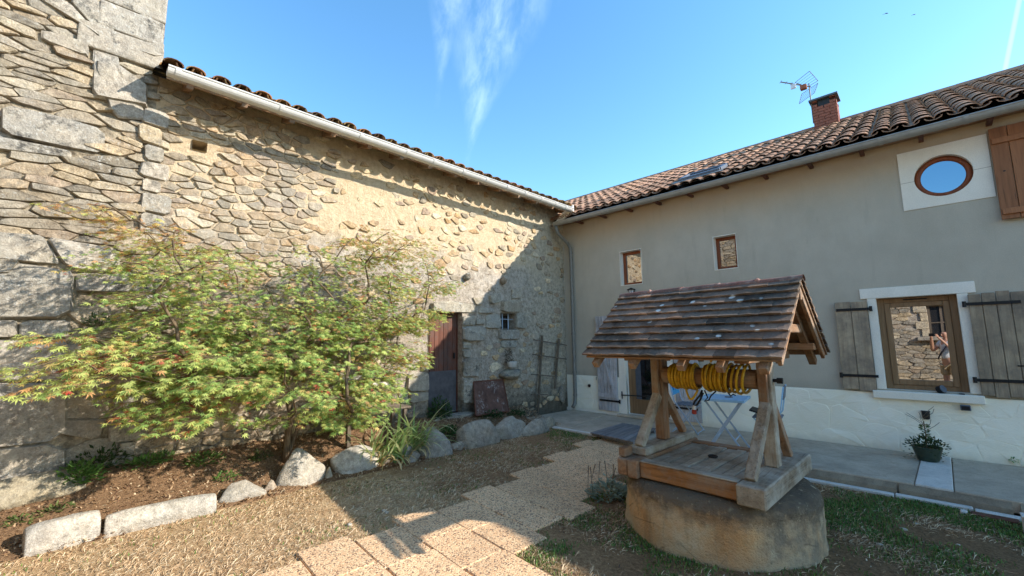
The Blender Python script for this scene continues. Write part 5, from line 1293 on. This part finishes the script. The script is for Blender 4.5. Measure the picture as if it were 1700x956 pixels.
# lantern over the well roof
p = Vector((1.73, -.14, 2.40)); la = thing('wall_lantern', 'black wall lantern with flat cap above the glazed door', 'lantern', p)
mb = MB(); mb.lathe([(.035, 0), (.055, .10), (.05, .105)], p+Vector((0, 0, -.06)), 6); mb.build('glass', M_OPAL, la)
for k in range(6):
    an = 2*PI*k/6; mb = MB(); mb.tube([p+Vector((.037*math.cos(an), .037*math.sin(an), -.06)), p+Vector((.057*math.cos(an), .057*math.sin(an), .04))], .005, 4); mb.build('bar', M_IRON, la)
mb = MB(); mb.lathe([(.08, .04), (.082, .052), (.03, .075), (.01, .085)], p, 16); mb.build('cap', M_IRON, la)
mb = MB(); mb.tube([p+Vector((0, 0, .04)), p+Vector((0, .06, .07)), Vector((p.x, 0, p.z+.02))], .008, 6); mb.build('bracket', M_IRON, la)
# aerial on the chimney
ab = Vector((4.455, 3.12, 6.05)); ae = thing('television_aerial', 'metal television aerial with grid reflector beside the brick chimney', 'aerial', ab)
mb = MB(); top_ = ab+Vector((-.01, 0, .93)); mb.tube([ab, top_], .011, 8); mb.build('mast', M_ALU, ae)
def apt(px, py, y=3.1): return at(px, py, 1, y)
mb = MB(); mb.tube([apt(1296, 136, 2.9), apt(1346, 144, 3.1)], .012, 6); mb.build('boom', M_ALU, ae)
for k, t_ in enumerate((0, .18, .36, .54, .72)):
    c2 = apt(1296, 136, 2.9).lerp(apt(1346, 144, 3.1), t_); mb = MB(); dv_ = Vector((.12, -.35, -.12))*.32; mb.tube([c2-dv_, c2+dv_], .007, 4); mb.build('director', M_ALU, ae)
for (A, B, C2, D) in (((1344, 118), (1358, 134), (1341, 144), (1320, 137)), ((1358, 138), (1352, 154), (1327, 172), (1331, 156))):
    qa = [apt(*A, 3.25), apt(*B, 3.2), apt(*C2, 3.05), apt(*D, 3.1)]
    for i in range(4): mb = MB(); mb.tube([qa[i], qa[(i+1) % 4]], .006, 4); mb.build('reflector_edge', M_ALU, ae)
    for t_ in (.2, .4, .6, .8): mb = MB(); mb.tube([qa[0].lerp(qa[1], t_), qa[3].lerp(qa[2], t_)], .0035, 4); mb.build('reflector_rod', M_ALU, ae)
p = apt(1334, 145, 3.0); mb = MB(); mb.box((p.x-.06, p.y-.05, p.z-.05), (p.x+.06, p.y+.05, p.z+.05)); mb.build('dipole_box', M_BRICK, ae, bev=.01)
p = apt(1317, 143, 2.95); mb = MB(); mb.box((p.x-.05, p.y-.02, p.z-.06), (p.x+.05, p.y+.02, p.z+.05)); mb.build('dipole_loop', M_OPAL, ae, bev=.01)
# two birds high up
for k, (px, py, s_) in enumerate(((1472, 22, 1.0), (1518, 24, .7))):
    d = pdir(px, py); c2 = CAM+d*60; b_ = bpy.data.objects.new('bird', None); b_.location = c2; put(b_); tag(b_, ('larger dark bird high in the sky', 'smaller dark bird high in the sky, right of the larger one')[k], 'bird', 'birds in the sky')
    mb = MB(); mb.tube([c2-rt*.16*s_, c2, c2+rt*.16*s_], [.01, .045*s_, .01], 6); mb.build('body', M_BLACK, b_, smooth=True)
    for sg in (-1, 1):
        mb = MB(); a_ = c2+rt*.05*sg*0; tip = c2+(fw*.25*sg-rt*.12+upv*(.05 if sg > 0 else -.12))*s_*1.3
        gquad(mb, [c2-rt*.06*s_, c2+rt*.06*s_, tip], .01, upv); mb.build('wing', M_BLACK, b_)

# ================================================================== PLANTS
# Japanese maple: clusters given as (x, y, z, radius) from the outline of its crown
RM = random.Random(21)
OUT = [(118, 356), (155, 336), (200, 345), (262, 372), (330, 388), (400, 402), (470, 398), (540, 420), (600, 388), (650, 375), (696, 378), (716, 430), (748, 462), (722, 505), (690, 555), (688, 600), (668, 630), (640, 655), (600, 680), (550, 700), (505, 690), (470, 672), (420, 672), (360, 695), (300, 712), (255, 690), (215, 655), (150, 636), (100, 640), (62, 612), (95, 590), (110, 560), (170, 548), (235, 545), (245, 505), (205, 455), (170, 412), (125, 385)]
BASE = at(461, 768, 2, .12); BASE = Vector((.48, BASE.y, zb(.48, BASE.y)-.02))
clus = []; tries = 0
while len(clus) < 150 and tries < 20000:
    tries += 1
    px, py = RM.uniform(10, 760), RM.uniform(325, 745)
    if not inpoly(px, py, OUT): continue
    xx = RM.uniform(.25, 1.0)+(.55*sm((py-520)/150))*RM.random()+(.5*sm((260-px)/200) if py > 520 else 0)
    c2 = at(px, py, 0, xx)
    if c2.z < .42: continue
    top_sparse = sm((455-py)/70)
    if RM.random() < .3*top_sparse+.35*sm((200-px)/80): continue
    rr = .24 if py > 500 else .19
    if any((c2-k[0]).length < rr*.62 for k in clus): continue
    clus.append((c2, rr, px, py))
maple = thing('japanese_maple', 'wide multi-stemmed japanese maple with green and orange leaves before the barn wall', 'tree', BASE)
nodes = [(BASE, None)]; 
for k in range(5):
    an = -2.2+k*1.1; d = Vector((.06*math.cos(an), .10*math.sin(an), .28)); nodes.append((BASE+d*.5, 0)); nodes.append((BASE+d*1.2+Vector((0, 0, .04)), len(nodes)-1))
ch_n = {}
ends = []
for c2, rr, px, py in sorted(clus, key=lambda k: (k[0]-BASE).length):
    best, bi = 1e9, 0
    for i, (p, par) in enumerate(nodes):
        if i == 0: continue
        v_ = c2-p; dist_ = v_.length; cost = dist_*(1+.9*max(0, -(v_.z)/max(dist_, .01)))+.28*(p-BASE).length
        if cost < best: best, bi = cost, i
    p0 = nodes[bi][0]; v_ = c2-p0; nseg = max(2, int(v_.length/.2)); prev = bi
    for k in range(1, nseg+1):
        t_ = k/nseg; q = p0+v_*t_+Vector((0, 0, .10*v_.length*math.sin(PI*t_)))+Vector((RM.uniform(-1, 1), RM.uniform(-1, 1), RM.uniform(-1, 1)))*.018
        nodes.append((q, prev)); prev = len(nodes)-1
    ends.append(prev)
cnt_ = [0]*len(nodes)
for e in ends:
    i = e
    while i is not None: cnt_[i] += 1; i = nodes[i][1]
child = {}
for i, (p, par) in enumerate(nodes):
    if par is not None: child.setdefault(par, []).append(i)
rad_ = lambda i: min(.042, .0032+.0052*math.sqrt(cnt_[i])*.62)
def chain(i0, i1):
    out = [i0, i1]
    while True:
        cs = child.get(out[-1], [])
        if not cs: break
        cs = sorted(cs, key=lambda j: -cnt_[j]); out.append(cs[0])
    return out
done = set(); nbr = 0; twig = MB()
def walk(i0, i1):
    global nbr
    c2 = chain(i0, i1); pts_ = [nodes[j][0] for j in c2]; rs = [max(.0028, rad_(c2[min(k+1, len(c2)-1)])) for k in range(len(c2))]
    big_ = rs[0] > .0085
    mb = MB() if big_ else twig; mb.tube(pts_, rs, 7 if big_ else 4)
    if big_: mb.build('trunk' if i0 == 0 else 'branch', M_BARK, maple, smooth=True)
    for k in range(1, len(c2)):
        for cj in child.get(c2[k], []):
            if k+1 >= len(c2) or cj != c2[k+1]: walk(c2[k], cj)
import sys
sys.setrecursionlimit(5000)
for cj in child[0]: walk(0, cj)
# leaves
def maple_leaf(mb, p, d, n_, size, colr):
    d = Vector(d).normalized(); s_ = d.cross(n_).normalized(); u_ = s_.cross(d); mb.col = colr; vs = [p]; fs = []
    for a_, l_ in ((-2.1, .5), (-1.35, .78), (-.66, .95), (0, 1.08), (.66, .95), (1.35, .78), (2.1, .5)):
        ld = d*math.cos(a_)+s_*math.sin(a_); ls = s_*math.cos(a_)-d*math.sin(a_); L_ = size*l_; w_ = L_*.115; b = len(vs)
        vs += [p+ld*L_*.42+ls*w_-u_*L_*.04, p+ld*L_-u_*L_*.22, p+ld*L_*.42-ls*w_-u_*L_*.04]; fs += [(0, b, b+1), (0, b+1, b+2)]
    mb.add(vs, fs)
def mcol(px, py, RR, h):
    t_ = RR.random(); topf = sm((450-py)/90); leftlow = sm((260-px)/160)*sm((py-520)/60); right = sm((px-560)/120)
    red = .12+.70*topf+.2*leftlow+.34*right*RR.random(); yel = .46+.35*leftlow+.3*topf
    if t_ < red*.45: c_ = (.66, .36, .15)
    elif t_ < red: c_ = (.62, .47, .16)
    elif t_ < red+yel: c_ = (.52, .58, .17)
    else: c_ = (.27, .41, .11)
    if RR.random() < .012: c_ = (.45, .07, .05)
    k = RR.uniform(.7, 1.3); return (c_[0]*k, c_[1]*k, c_[2]*k, 1)
LV = []; REDS = [(93, 562), (72, 636), (372, 655), (345, 668), (250, 590)]
for c2, rr, px, py in clus:
    den = (1-.5*sm((440-py)/80)); nl = int(185*den*(rr/.22)**2)
    outd = Vector((c2.x-BASE.x, c2.y-BASE.y, 0)).normalized() if (c2-BASE).length > .1 else Vector((1, 0, 0))
    red_c = any(math.hypot(px-a, py-b) < 26 for a, b in REDS)
    for sprig in range(int(nl/9)+1):
        an = RM.uniform(0, 2*PI); r_ = rr*RM.random()**.5*1.15; sp = c2+Vector((math.cos(an)*r_, math.sin(an)*r_*1.2, max(-.09, RM.gauss(0, .05)-r_*.22))); sd_ = (outd*.8+Vector((math.cos(an), math.sin(an), 0))+Vector((0, 0, RM.uniform(-.35, .25)))).normalized()
        tl_ = .17*RM.uniform(.6, 1.2); endp = sp+sd_*tl_-Vector((0, 0, .03)); twig.tube([c2+(sp-c2)*.3, sp, endp], [.0022, .0018, .001], 3, cap=False)
        for k in range(9):
            t_ = k/8; q = sp.lerp(endp, t_)+Vector((RM.gauss(0, .018), RM.gauss(0, .018), RM.gauss(0, .012)))
            if q.x < .06 or q.z < .25: continue
            ld = (sd_*.7+sd_.cross(Vector((0, 0, 1)))*(1 if k % 2 else -1)*.8+Vector((RM.uniform(-.4, .4), RM.uniform(-.4, .4), RM.uniform(-.6, .05))))
            nn = Vector((RM.uniform(-.45, .75), RM.uniform(-.55, .45), 1)).normalized()
            cc = mcol(px, py, RM, 0)
            if red_c and RM.random() < .35: cc = (.5, .12, .08, 1)
            LV.append((q, ld, nn, RM.uniform(.026, .05)*(1.15 if py > 520 else .95), cc))
twig.build('twigs', M_BARK, maple, recalc=False)
LV.sort(key=lambda t_: camdist(t_[0])*(1 if inframe(t_[0], 0) else 9))
crown = MB(); crown.col = (1, 1, 1, 1)
for i, (q, ld, nn, s_, cc) in enumerate(LV):
    if i < 280:
        mb = MB(); maple_leaf(mb, q, ld, nn, s_, cc); mb.build('leaf', M_LEAF, maple, recalc=False)
    else: maple_leaf(crown, q, ld, nn, s_, cc)
o = crown.build('crown', M_LEAF, maple, recalc=False); o['kind'] = 'stuff'

# iris clump: strap leaves, each a part
def strap(mb, base, an, L_, w_, lean, droop, colr, RR, colr2=None):
    n_ = 6; d = Vector((math.cos(an), math.sin(an), 0)); sd_ = Vector((-math.sin(an), math.cos(an), 0)); p = Vector(base); el = PI/2-lean; vs = []; cs = []
    for k in range(n_+1):
        t_ = k/n_; w2 = w_*(1-t_**2.2)*.5+.001
        vs += [p+sd_*w2, p-sd_*w2]; cs += [tuple(colr[i]*(1-t_)+(colr2 or colr)[i]*t_ for i in range(3))+(1,)]*2
        p = p+(d*math.cos(el)+Vector((0, 0, 1))*math.sin(el))*(L_/n_); el -= droop/n_*(1+t_)
    b = len(mb.v); mb.col = (*colr[:3], 1); mb.add(vs, [(2*k, 2*k+1, 2*k+3, 2*k+2) for k in range(n_)]); mb.c[b:] = cs
iris = thing('iris_clump', 'sprawling clump of long strap leaves, green and straw coloured, behind the pointed boulders', 'plant', (.85, -4.55, .06))
RI = random.Random(9); k = 0
FANS = [Vector((x, y, 0)) for x, y in ((.80, -5.0), (.86, -4.88), (.72, -4.8), (.88, -4.72), (.78, -4.62), (.66, -4.55), (.84, -4.5), (.72, -4.4), (.80, -4.3), (.62, -4.22), (.9, -4.62), (.66, -4.95))]
for fi, f_ in enumerate(FANS):
    for j in range(17):
        an = RI.gauss(.75, .9) if j % 4 else RI.uniform(0, 6.28); dry = RI.random() < (.62 if j % 2 else .15)
        base = f_+Vector((RI.uniform(-.05, .05), RI.uniform(-.06, .06), 0)); base.z = zb(base.x, base.y)-.01
        if dry: an = RI.gauss(-.2, .9)
        L_ = RI.uniform(.45, .78)*(.62 if dry else 1)*(1.1 if fi in (5, 7, 9) else .9)
        if dry: c1, c2 = (.56, .40, .18), (.74, .60, .32)
        else: c1, c2 = RI.choice([((.34, .46, .14), (.56, .62, .27)), ((.20, .33, .11), (.36, .50, .18)), ((.48, .54, .24), (.72, .72, .40))])
        mb = MB(); strap(mb, base, an, L_, RI.uniform(.024, .042), RI.uniform(.15, .8), RI.uniform(.4, 1.5)*(1.7 if dry else 1), c1, RI, c2)
        mb.build('leaf', M_LEAF, iris, smooth=True, recalc=False)
# weeds, ivy, ground plants
RW = random.Random(31)
def weed(px, py, z0, rad, n_, ls, base, label, name='weed', cat='plant', group=None):
    p = at(px, py, 2, z0); p = Vector((min(max(p.x, .07), 1.0) if name != 'lamb_ear' else p.x, p.y, 0)); p.z = zb(p.x, p.y) if name != 'lamb_ear' else zl(p.x)
    t = thing(name, label, cat, p, group); bush('foliage', t, p, rad, n_, ls, base, RW, .8); mb = MB()
    for k in range(6):
        an = k*1.05; mb.tube([p-Vector((0, 0, .01)), p+Vector((rad[0]*.35*math.cos(an), rad[1]*.35*math.sin(an), rad[2]*.6))], .003, 4)
    mb.build('stem', M_BARK, t); return t
G1 = (.12, .26, .06); wg = 'weeds growing in the flower bed'
weed(130, 800, .3, (.12, .16, .17), 330, .055, G1, 'broad-leaved weed beside the mossy slab', group=wg)
weed(160, 765, .3, (.10, .22, .2), 260, .05, (.05, .10, .03), 'dark green weed against the wall behind the mossy slab', group=wg)
weed(240, 785, .25, (.12, .16, .09), 160, .045, G1, 'low weed in the bed behind the longest white edging block', group=wg)
weed(265, 800, .12, (.12, .14, .07), 150, .04, G1, 'sprawling small weed close to the longest white edging block', group=wg)
weed(335, 790, .15, (.12, .18, .10), 240, .045, (.09, .17, .04), 'bright weed behind the low flat grey edging stone', group=wg)
weed(375, 805, .08, (.08, .12, .06), 110, .035, G1, 'small weed just behind the low flat grey edging stone', group=wg)
weed(90, 870, .05, (.06, .12, .05), 90, .035, (.12, .18, .05), 'pale small weed behind the leftmost edging block', group=wg)
weed(30, 888, .04, (.06, .08, .06), 80, .035, (.12, .18, .05), 'tiny weed at the left picture edge of the bed', group=wg)
weed(430, 780, .12, (.08, .12, .09), 120, .035, (.06, .11, .03), 'dark little weed left of the maple trunk', group=wg)
weed(712, 690, .28, (.15, .22, .32), 620, .05, (.055, .12, .035), 'tall leafy green bush in front of the brown barn door', 'leafy_bush', 'bush')
weed(745, 720, .14, (.16, .2, .13), 330, .05, (.05, .12, .03), 'dark green ground plant right of the tall triangular boulder', group=wg)
weed(815, 692, .2, (.18, .26, .11), 420, .04, (.045, .11, .035), 'green ground plant under the rusty metal plate', group=wg)
weed(858, 690, .15, (.14, .2, .09), 300, .04, (.045, .11, .035), 'green ground plant at the foot of the trellis', group=wg)
weed(780, 712, .15, (.14, .16, .10), 240, .045, (.06, .13, .035), 'green ground plant above the large rounded boulder', group=wg)
t = weed(150, 520, 0, (.06, .12, .12), 120, .04, (.06, .12, .04), 'small green fern rooted in the wall joint above the mossy slab', 'wall_fern', 'fern')
for o in [t]+list(t.children): o.location = o.location+(at(165, 540, 0, .1)-Vector(t.location)) if o == t else o.location
# lamb's ear next to the well
LP = atg(1012, 822); lt = thing('lambs_ear_plant', 'silvery grey-green furry leaved plant growing against the well', 'plant', LP)
mb = MB()
for k in range(330):
    an = RW.uniform(0, 6.28); r_ = RW.random()**.5; q = LP+Vector((-.02+.17*r_*math.cos(an), .22*r_*math.sin(an), RW.uniform(.01, .2)*(1.1-r_)))
    leaf_quad(mb, q, (math.cos(an)*.8+RW.uniform(-.4, .4), math.sin(an)*.8+RW.uniform(-.4, .4), RW.uniform(0, .8)), (0, 0, 1), RW.uniform(.05, .085), .03, gcol(RW, (.36, .42, .31), .3))
mb.build('foliage', M_LEAF, lt)
mb = MB()
for k in range(7):
    an = k*.8; q = LP+Vector((-.1+.12*math.cos(an), -.02+.15*math.sin(an), 0)); mb.tube([q, q+Vector((.02*math.cos(an*2), .02, .15)), q+Vector((.05*math.cos(an*2), .04, .28))], [.003, .003, .006], 4)
mb.build('dry_flower_stem', M_TREL, lt)
p = at(1683, 766, 1, -.04); t = thing('wall_weed', 'tiny green weed at the foot of the plinth near the right edge', 'plant', p)
bush('foliage', t, p, (.03, .02, .05), 40, .025, G1, RW)

# grass, dry stalks, leaf litter: uncountable
def blades(name, N, region, size, pal, seed, dens=None, flat=.6, width=.0035):
    rg = np.random.RandomState(seed); x = rg.uniform(region[0], region[1], N*3); y = rg.uniform(region[2], region[3], N*3)
    keepm = np.array([dens(a, b) for a, b in zip(x, y)]) > rg.random_sample(len(x)); x = x[keepm][:N]; y = y[keepm][:N]; n = len(x)
    z = np.array([zf(a, b) for a, b in zip(x, y)]); an = rg.uniform(0, 2*PI, n); L_ = rg.uniform(size[0], size[1], n); le = rg.uniform(.15 if flat < .9 else 1.0, flat*1.5, n)
    dx = np.cos(an)*np.sin(le)*L_; dy = np.sin(an)*np.sin(le)*L_; dz = np.cos(le)*L_; sx = -np.sin(an)*width; sy = np.cos(an)*width
    V = np.zeros((n, 5, 3)); V[:, 0] = np.c_[x-sx, y-sy, z-.004]; V[:, 1] = np.c_[x+sx, y+sy, z-.004]
    V[:, 2] = np.c_[x+dx*.5+sx*.8, y+dy*.5+sy*.8, z+dz*.6+.003]; V[:, 3] = np.c_[x+dx*.5-sx*.8, y+dy*.5-sy*.8, z+dz*.6]; V[:, 4] = np.c_[x+dx, y+dy, z+dz*.85]
    me = bpy.data.meshes.new(name); b = np.arange(n)*5
    F4 = np.c_[b, b+1, b+2, b+3]; F3 = np.c_[b+3, b+2, b+4]
    me.vertices.add(n*5); me.vertices.foreach_set('co', V.ravel()); me.loops.add(n*7); me.polygons.add(n*2)
    li = np.concatenate([F4, F3], axis=1).ravel(); me.loops.foreach_set('vertex_index', li)
    st = np.zeros(n*2, int); st[0::2] = np.arange(n)*7; st[1::2] = np.arange(n)*7+4; me.polygons.foreach_set('loop_start', st); me.update(); me.validate()
    pa = np.array(pal); ci = rg.randint(0, len(pa), n); c_ = pa[ci]*rg.uniform(.7, 1.3, (n, 1)); C4 = np.ones((n, 5, 4)); C4[:, :, :3] = c_[:, None, :]
    a_ = me.color_attributes.new('col', 'FLOAT_COLOR', 'POINT'); a_.data.foreach_set('color', C4.astype(np.float32).ravel()); me.materials.append(M_GRASS)
    o = bpy.data.objects.new(name, me); put(o); return o
def zf(x, y): return (zl(x)+.012*mnoise.noise(Vector((x*1.7, y*1.7, 0)))) if x > .98 else zb(x, y)
def onpath(x, y):
    for (yy, x0, nn) in PV:
        if yy-.01 < y < yy+.40 and x0-.0 < x < x0+nn*.503: return True
    return False
def bad(x, y): return onpath(x, y) or (x-WC.x)**2+(y-WC.y)**2 < .59 or y > ey(x)-.13 or y > -1.7 or (x < 1.02 and y < -1.8)
def dgreen(x, y):
    if bad(x, y): return 0
    n_ = mnoise.noise(Vector((x*1.4, y*1.4, 4)))+.6*mnoise.noise(Vector((x*4, y*4, 8)))
    base = .05+1.0*sm((x-2.7)/1.0)+.5*sm((y+3.0)/1.0)*(1 if x < 2 else .6)+.10*sm((y+5)/2)
    ring = .9*sm((.93-math.hypot(x-WC.x, y-WC.y))/.12)
    return max(0, ring*(.6+n_), base*(.5+n_*1.6))*sm((10-math.hypot(x-CAM.x, y-CAM.y))/3)
def ddry(x, y):
    if bad(x, y): return 0
    n_ = mnoise.noise(Vector((x*2, y*2, 14)))
    return max(0, .45+n_*.9+(.25 if y < -5 else 0)-.22*sm((x-2.8)/1.2)-.12*sm((y+5)/1))*sm((9-math.hypot(x-CAM.x, y-CAM.y))/3)
o = blades('green_grass', 100000, (1.0, 8.3, -8.6, -1.6), (.014, .04), [(.09, .19, .03), (.12, .22, .04), (.065, .14, .025), (.22, .25, .07)], 3, dgreen, .7)
tag(o, 'short green grass in patches over the lawn', 'grass'); o['kind'] = 'stuff'
o = blades('dry_grass', 85000, (.98, 8.3, -8.6, -1.6), (.02, .075), [(.66, .50, .30), (.56, .39, .22), (.76, .61, .40), (.40, .25, .13), (.62, .42, .24)], 4, ddry, 1.0, .0018)
tag(o, 'dry straw coloured grass and litter over the lawn', 'dry grass'); o['kind'] = 'stuff'
def ddeb(x, y): return 0 if bad(x, y) else max(0, .3+.6*mnoise.noise(Vector((x*2.6, y*2.6, 33))))
o = blades('lawn_debris', 9000, (1.0, 8.3, -8.0, -1.7), (.012, .035), [(.20, .12, .06), (.40, .26, .14), (.12, .08, .05), (.62, .5, .34), (.5, .3, .14)], 6, ddeb, 1.05, .005)
tag(o, 'scattered dead leaves and straw bits over the lawn', 'debris'); o['kind'] = 'stuff'
def dbed(x, y): return 1 if x < 1.0 else 0
o = blades('leaf_litter', 17000, (.0, 1.0, -9, -1.5), (.02, .05), [(.30, .18, .09), (.42, .28, .16), (.18, .10, .06), (.58, .44, .28)], 5, dbed, 1.1, .007)
tag(o, 'brown fallen leaves and mulch over the flower bed', 'leaf litter'); o['kind'] = 'stuff'
# pebbles on the lawn
PLAB = {(445, 812): 'pale pebble on the sunlit lawn left of its twin, below the boulders', (457, 814): 'pale pebble right of its twin on the sunlit lawn', (763, 768): 'pebble in the shade below the pointed boulders', (902, 772): 'pebble beside the far end of the paver path', (1062, 882): 'pebble at the left foot of the well', (1172, 931): 'pebble at the front foot of the well'}
PB = [(445, 812), (457, 814), (642, 852), (637, 849), (763, 768), (790, 770), (706, 779), (902, 772), (833, 752), (890, 742), (580, 872), (950, 860), (1062, 882), (1172, 931), (1500, 880), (1520, 870), (1460, 905), (660, 760), (728, 776), (1590, 905), (895, 895), (820, 765)]
for k, (px, py) in enumerate(PB):
    p = atg(px, py); r_ = RW.uniform(.012, .026); o = blob('pebble', p+Vector((0, 0, r_*.3)), (r_*1.3, r_, r_*.6), M_BOULDER, None, RW, 1, 2, (.62, .6, .55)); tag(o, PLAB.get((px, py)) or 'small pale pebble lying loose on the lawn '+('left of the paver path' if px < 800 else 'between path and well' if px < 1180 else 'right of the well'), 'pebble', 'loose pebbles on the lawn, '+('left' if px < 800 else 'middle' if px < 1180 else 'right'))

# ================================================================== PERSON holding the phone (seen mirrored in the window)
PB_ = Vector((CAM.x, CAM.y, 0))-Vector((fw.x, fw.y, 0)).normalized()*.40; gzp = zl(PB_.x)
fwd = Vector((fw.x, fw.y, 0)).normalized(); rgt = Vector((fwd.y, -fwd.x, 0))
def pv(f_, r_, z_): return Vector((PB_.x, PB_.y, gzp))+fwd*f_+rgt*r_+Vector((0, 0, z_))
per = thing('person', 'person in white t-shirt and beige shorts holding up a phone, mirrored in the large window', 'person', (PB_.x, PB_.y, gzp))
def skin(name, verts, edges, radii, mat, parent, root=0, sub=2):
    me = bpy.data.meshes.new(name); me.from_pydata([tuple(v) for v in verts], edges, []); o = bpy.data.objects.new(name, me); put(o, parent)
    md = o.modifiers.new('skin', 'SKIN'); md.use_smooth_shade = True
    if not me.skin_vertices: 
        bpy.context.view_layer.objects.active = o
    sv = me.skin_vertices[0].data if me.skin_vertices else me.attributes
    for i, r_ in enumerate(radii): sv[i].radius = (r_, r_) if not isinstance(r_, tuple) else r_
    sv[root].use_root = True
    s_ = o.modifiers.new('sub', 'SUBSURF'); s_.levels = sub; s_.render_levels = sub; me.materials.append(mat); return o
Hh = 1.72
bv = [pv(0, 0, .92), pv(0, 0, 1.12), pv(-.02, 0, 1.32), pv(-.01, 0, 1.43), pv(.01, 0, 1.52), pv(.03, 0, 1.60), pv(.035, 0, 1.70)]
be_ = [(i, i+1) for i in range(6)]; br = [(.15, .11), (.14, .10), (.17, .11), (.11, .08), (.052, .052), (.085, .07), (.08, .07)]
def limb(pts_, rs, root):
    n0 = len(bv); prev = root
    for p, r_ in zip(pts_, rs): bv.append(p); br.append(r_); be_.append((prev, len(bv)-1)); prev = len(bv)-1
ph = CAM-fw*.03
for sg in (-1, 1):
    limb([pv(0, sg*.10, .86), pv(.01, sg*.11, .48), pv(-.02, sg*.12, .10), pv(.12, sg*.14, .04)], [.085, .058, .042, .036], 0)
    hand = ph+rt*(.075*sg)-upv*.02
    limb([pv(-.01, sg*.19, 1.40), pv(.14, sg*.27, 1.20), hand-fwd*.05-Vector((0, 0, .04))], [.055, .042, .028], 3)
body = skin('body', bv, be_, br, M_SKIN, per)
for sg in (-1, 1):
    hand = ph+rt*(.075*sg)-upv*.03; hv = [hand-fwd*.05-Vector((0, 0, .04)), hand-fwd*.02]; hr_ = [.024, .028]; he = [(0, 1)]
    for k in range(4):
        b0 = hand-fwd*.02+upv*(.03-.018*k); k1 = b0+rt*(sg*.022)+fwd*.02; k2 = k1+fwd*.022-rt*sg*.018; k3 = k2-rt*sg*(.02-.003*k)
        n0 = len(hv); hv += [b0, k1, k2, k3]; hr_ += [.011, .0095, .009, .008]; he += [(1, n0), (n0, n0+1), (n0+1, n0+2), (n0+2, n0+3)]
    n0 = len(hv); hv += [hand-fwd*.03-upv*.02, hand-fwd*.03-rt*sg*.03-upv*.01, hand-fwd*.028-rt*sg*.045+upv*.005]; hr_ += [.012, .010, .009]; he += [(1, n0), (n0, n0+1), (n0+1, n0+2)]
    # hands are part of the arm; fingers end short of the lens
    hv = [v-fw*.035 for v in hv]
    skin('hand', hv, he, hr_, M_SKIN, per)
sv_ = [pv(0, 0, .95), pv(0, 0, 1.14), pv(-.01, 0, 1.32), pv(-.005, 0, 1.43), pv(0, -.16, 1.40), pv(.06, -.235, 1.29), pv(0, .16, 1.40), pv(.06, .235, 1.29)]
skin('t_shirt', sv_, [(0, 1), (1, 2), (2, 3), (3, 4), (4, 5), (3, 6), (6, 7)], [(.175, .125), (.165, .12), (.19, .125), (.11, .09), .085, .07, .085, .07], M_SHIRT, per)
sv_ = [pv(0, 0, .93), pv(0, -.10, .82), pv(.01, -.115, .55), pv(0, .10, .82), pv(.01, .115, .55)]
skin('shorts', sv_, [(0, 1), (1, 2), (0, 3), (3, 4)], [(.165, .13), .115, .098, .115, .098], M_SHORTS, per)
skin('hair', [pv(-.02, 0, 1.72), pv(-.05, 0, 1.66), pv(-.06, 0, 1.58)], [(0, 1), (1, 2)], [(.092, .085), (.085, .06), (.06, .04)], M_HAIR, per)
for nm, sg in (('nose', 0),):
    mb = MB(); mb.tube([pv(.10, 0, 1.64), pv(.125, 0, 1.605), pv(.105, 0, 1.595)], [.008, .013, .012], 6); mb.build('nose', M_SKIN, per, smooth=True)
for sg in (-1, 1):
    mb = MB(); mb.lathe([(.002, -.008), (.009, -.004), (.009, .004), (.002, .008)], pv(.10, sg*.032, 1.645), 8); mb.build('eye', M_BLACK, per, smooth=True)
    o = blob('ear', pv(.02, sg*.085, 1.63), (.018, .018, .03), M_SKIN, per, RW, 2, 0, None, .02)
    o = blob('shoe', pv(.06, sg*.13, .035), (.05, .05, .045), M_STRAP, per, RW, 2, 1, None, .03); o.scale = (1, 1, 1)
    o.rotation_euler = (0, 0, math.atan2(fwd.y, fwd.x)); o.scale = (2.7, 1, 1)
mb = MB(); mb.tube([pv(.105, -.025, 1.57), pv(.11, 0, 1.568), pv(.105, .025, 1.57)], [.003, .006, .003], 5); mb.build('mouth', M_RED, per)
mb = MB(); mb.tube([pv(.0, .17, 1.45), pv(.13, .08, 1.33), pv(.15, -.06, 1.15), pv(.12, -.17, 1.0)], .018, 6); mb.build('bag_strap', M_STRAP, per, smooth=True)
pho = thing('smartphone', 'dark smartphone held up by the person', 'phone', ph)
Rph = Matrix(((rt.x, upv.x, -fw.x), (rt.y, upv.y, -fw.y), (rt.z, upv.z, -fw.z)))
mb = MB(); mb.box((-.075, -.06, .004), (.075, .02, .012), Rph, CAM+fw*.0-fw*.012); mb.build('case', M_IRON, pho, bev=.002)
mb = MB(); mb.box((-.07, -.056, .0122), (.07, .016, .0126), Rph, CAM-fw*.012); mb.build('screen', M_DGLASS, pho)
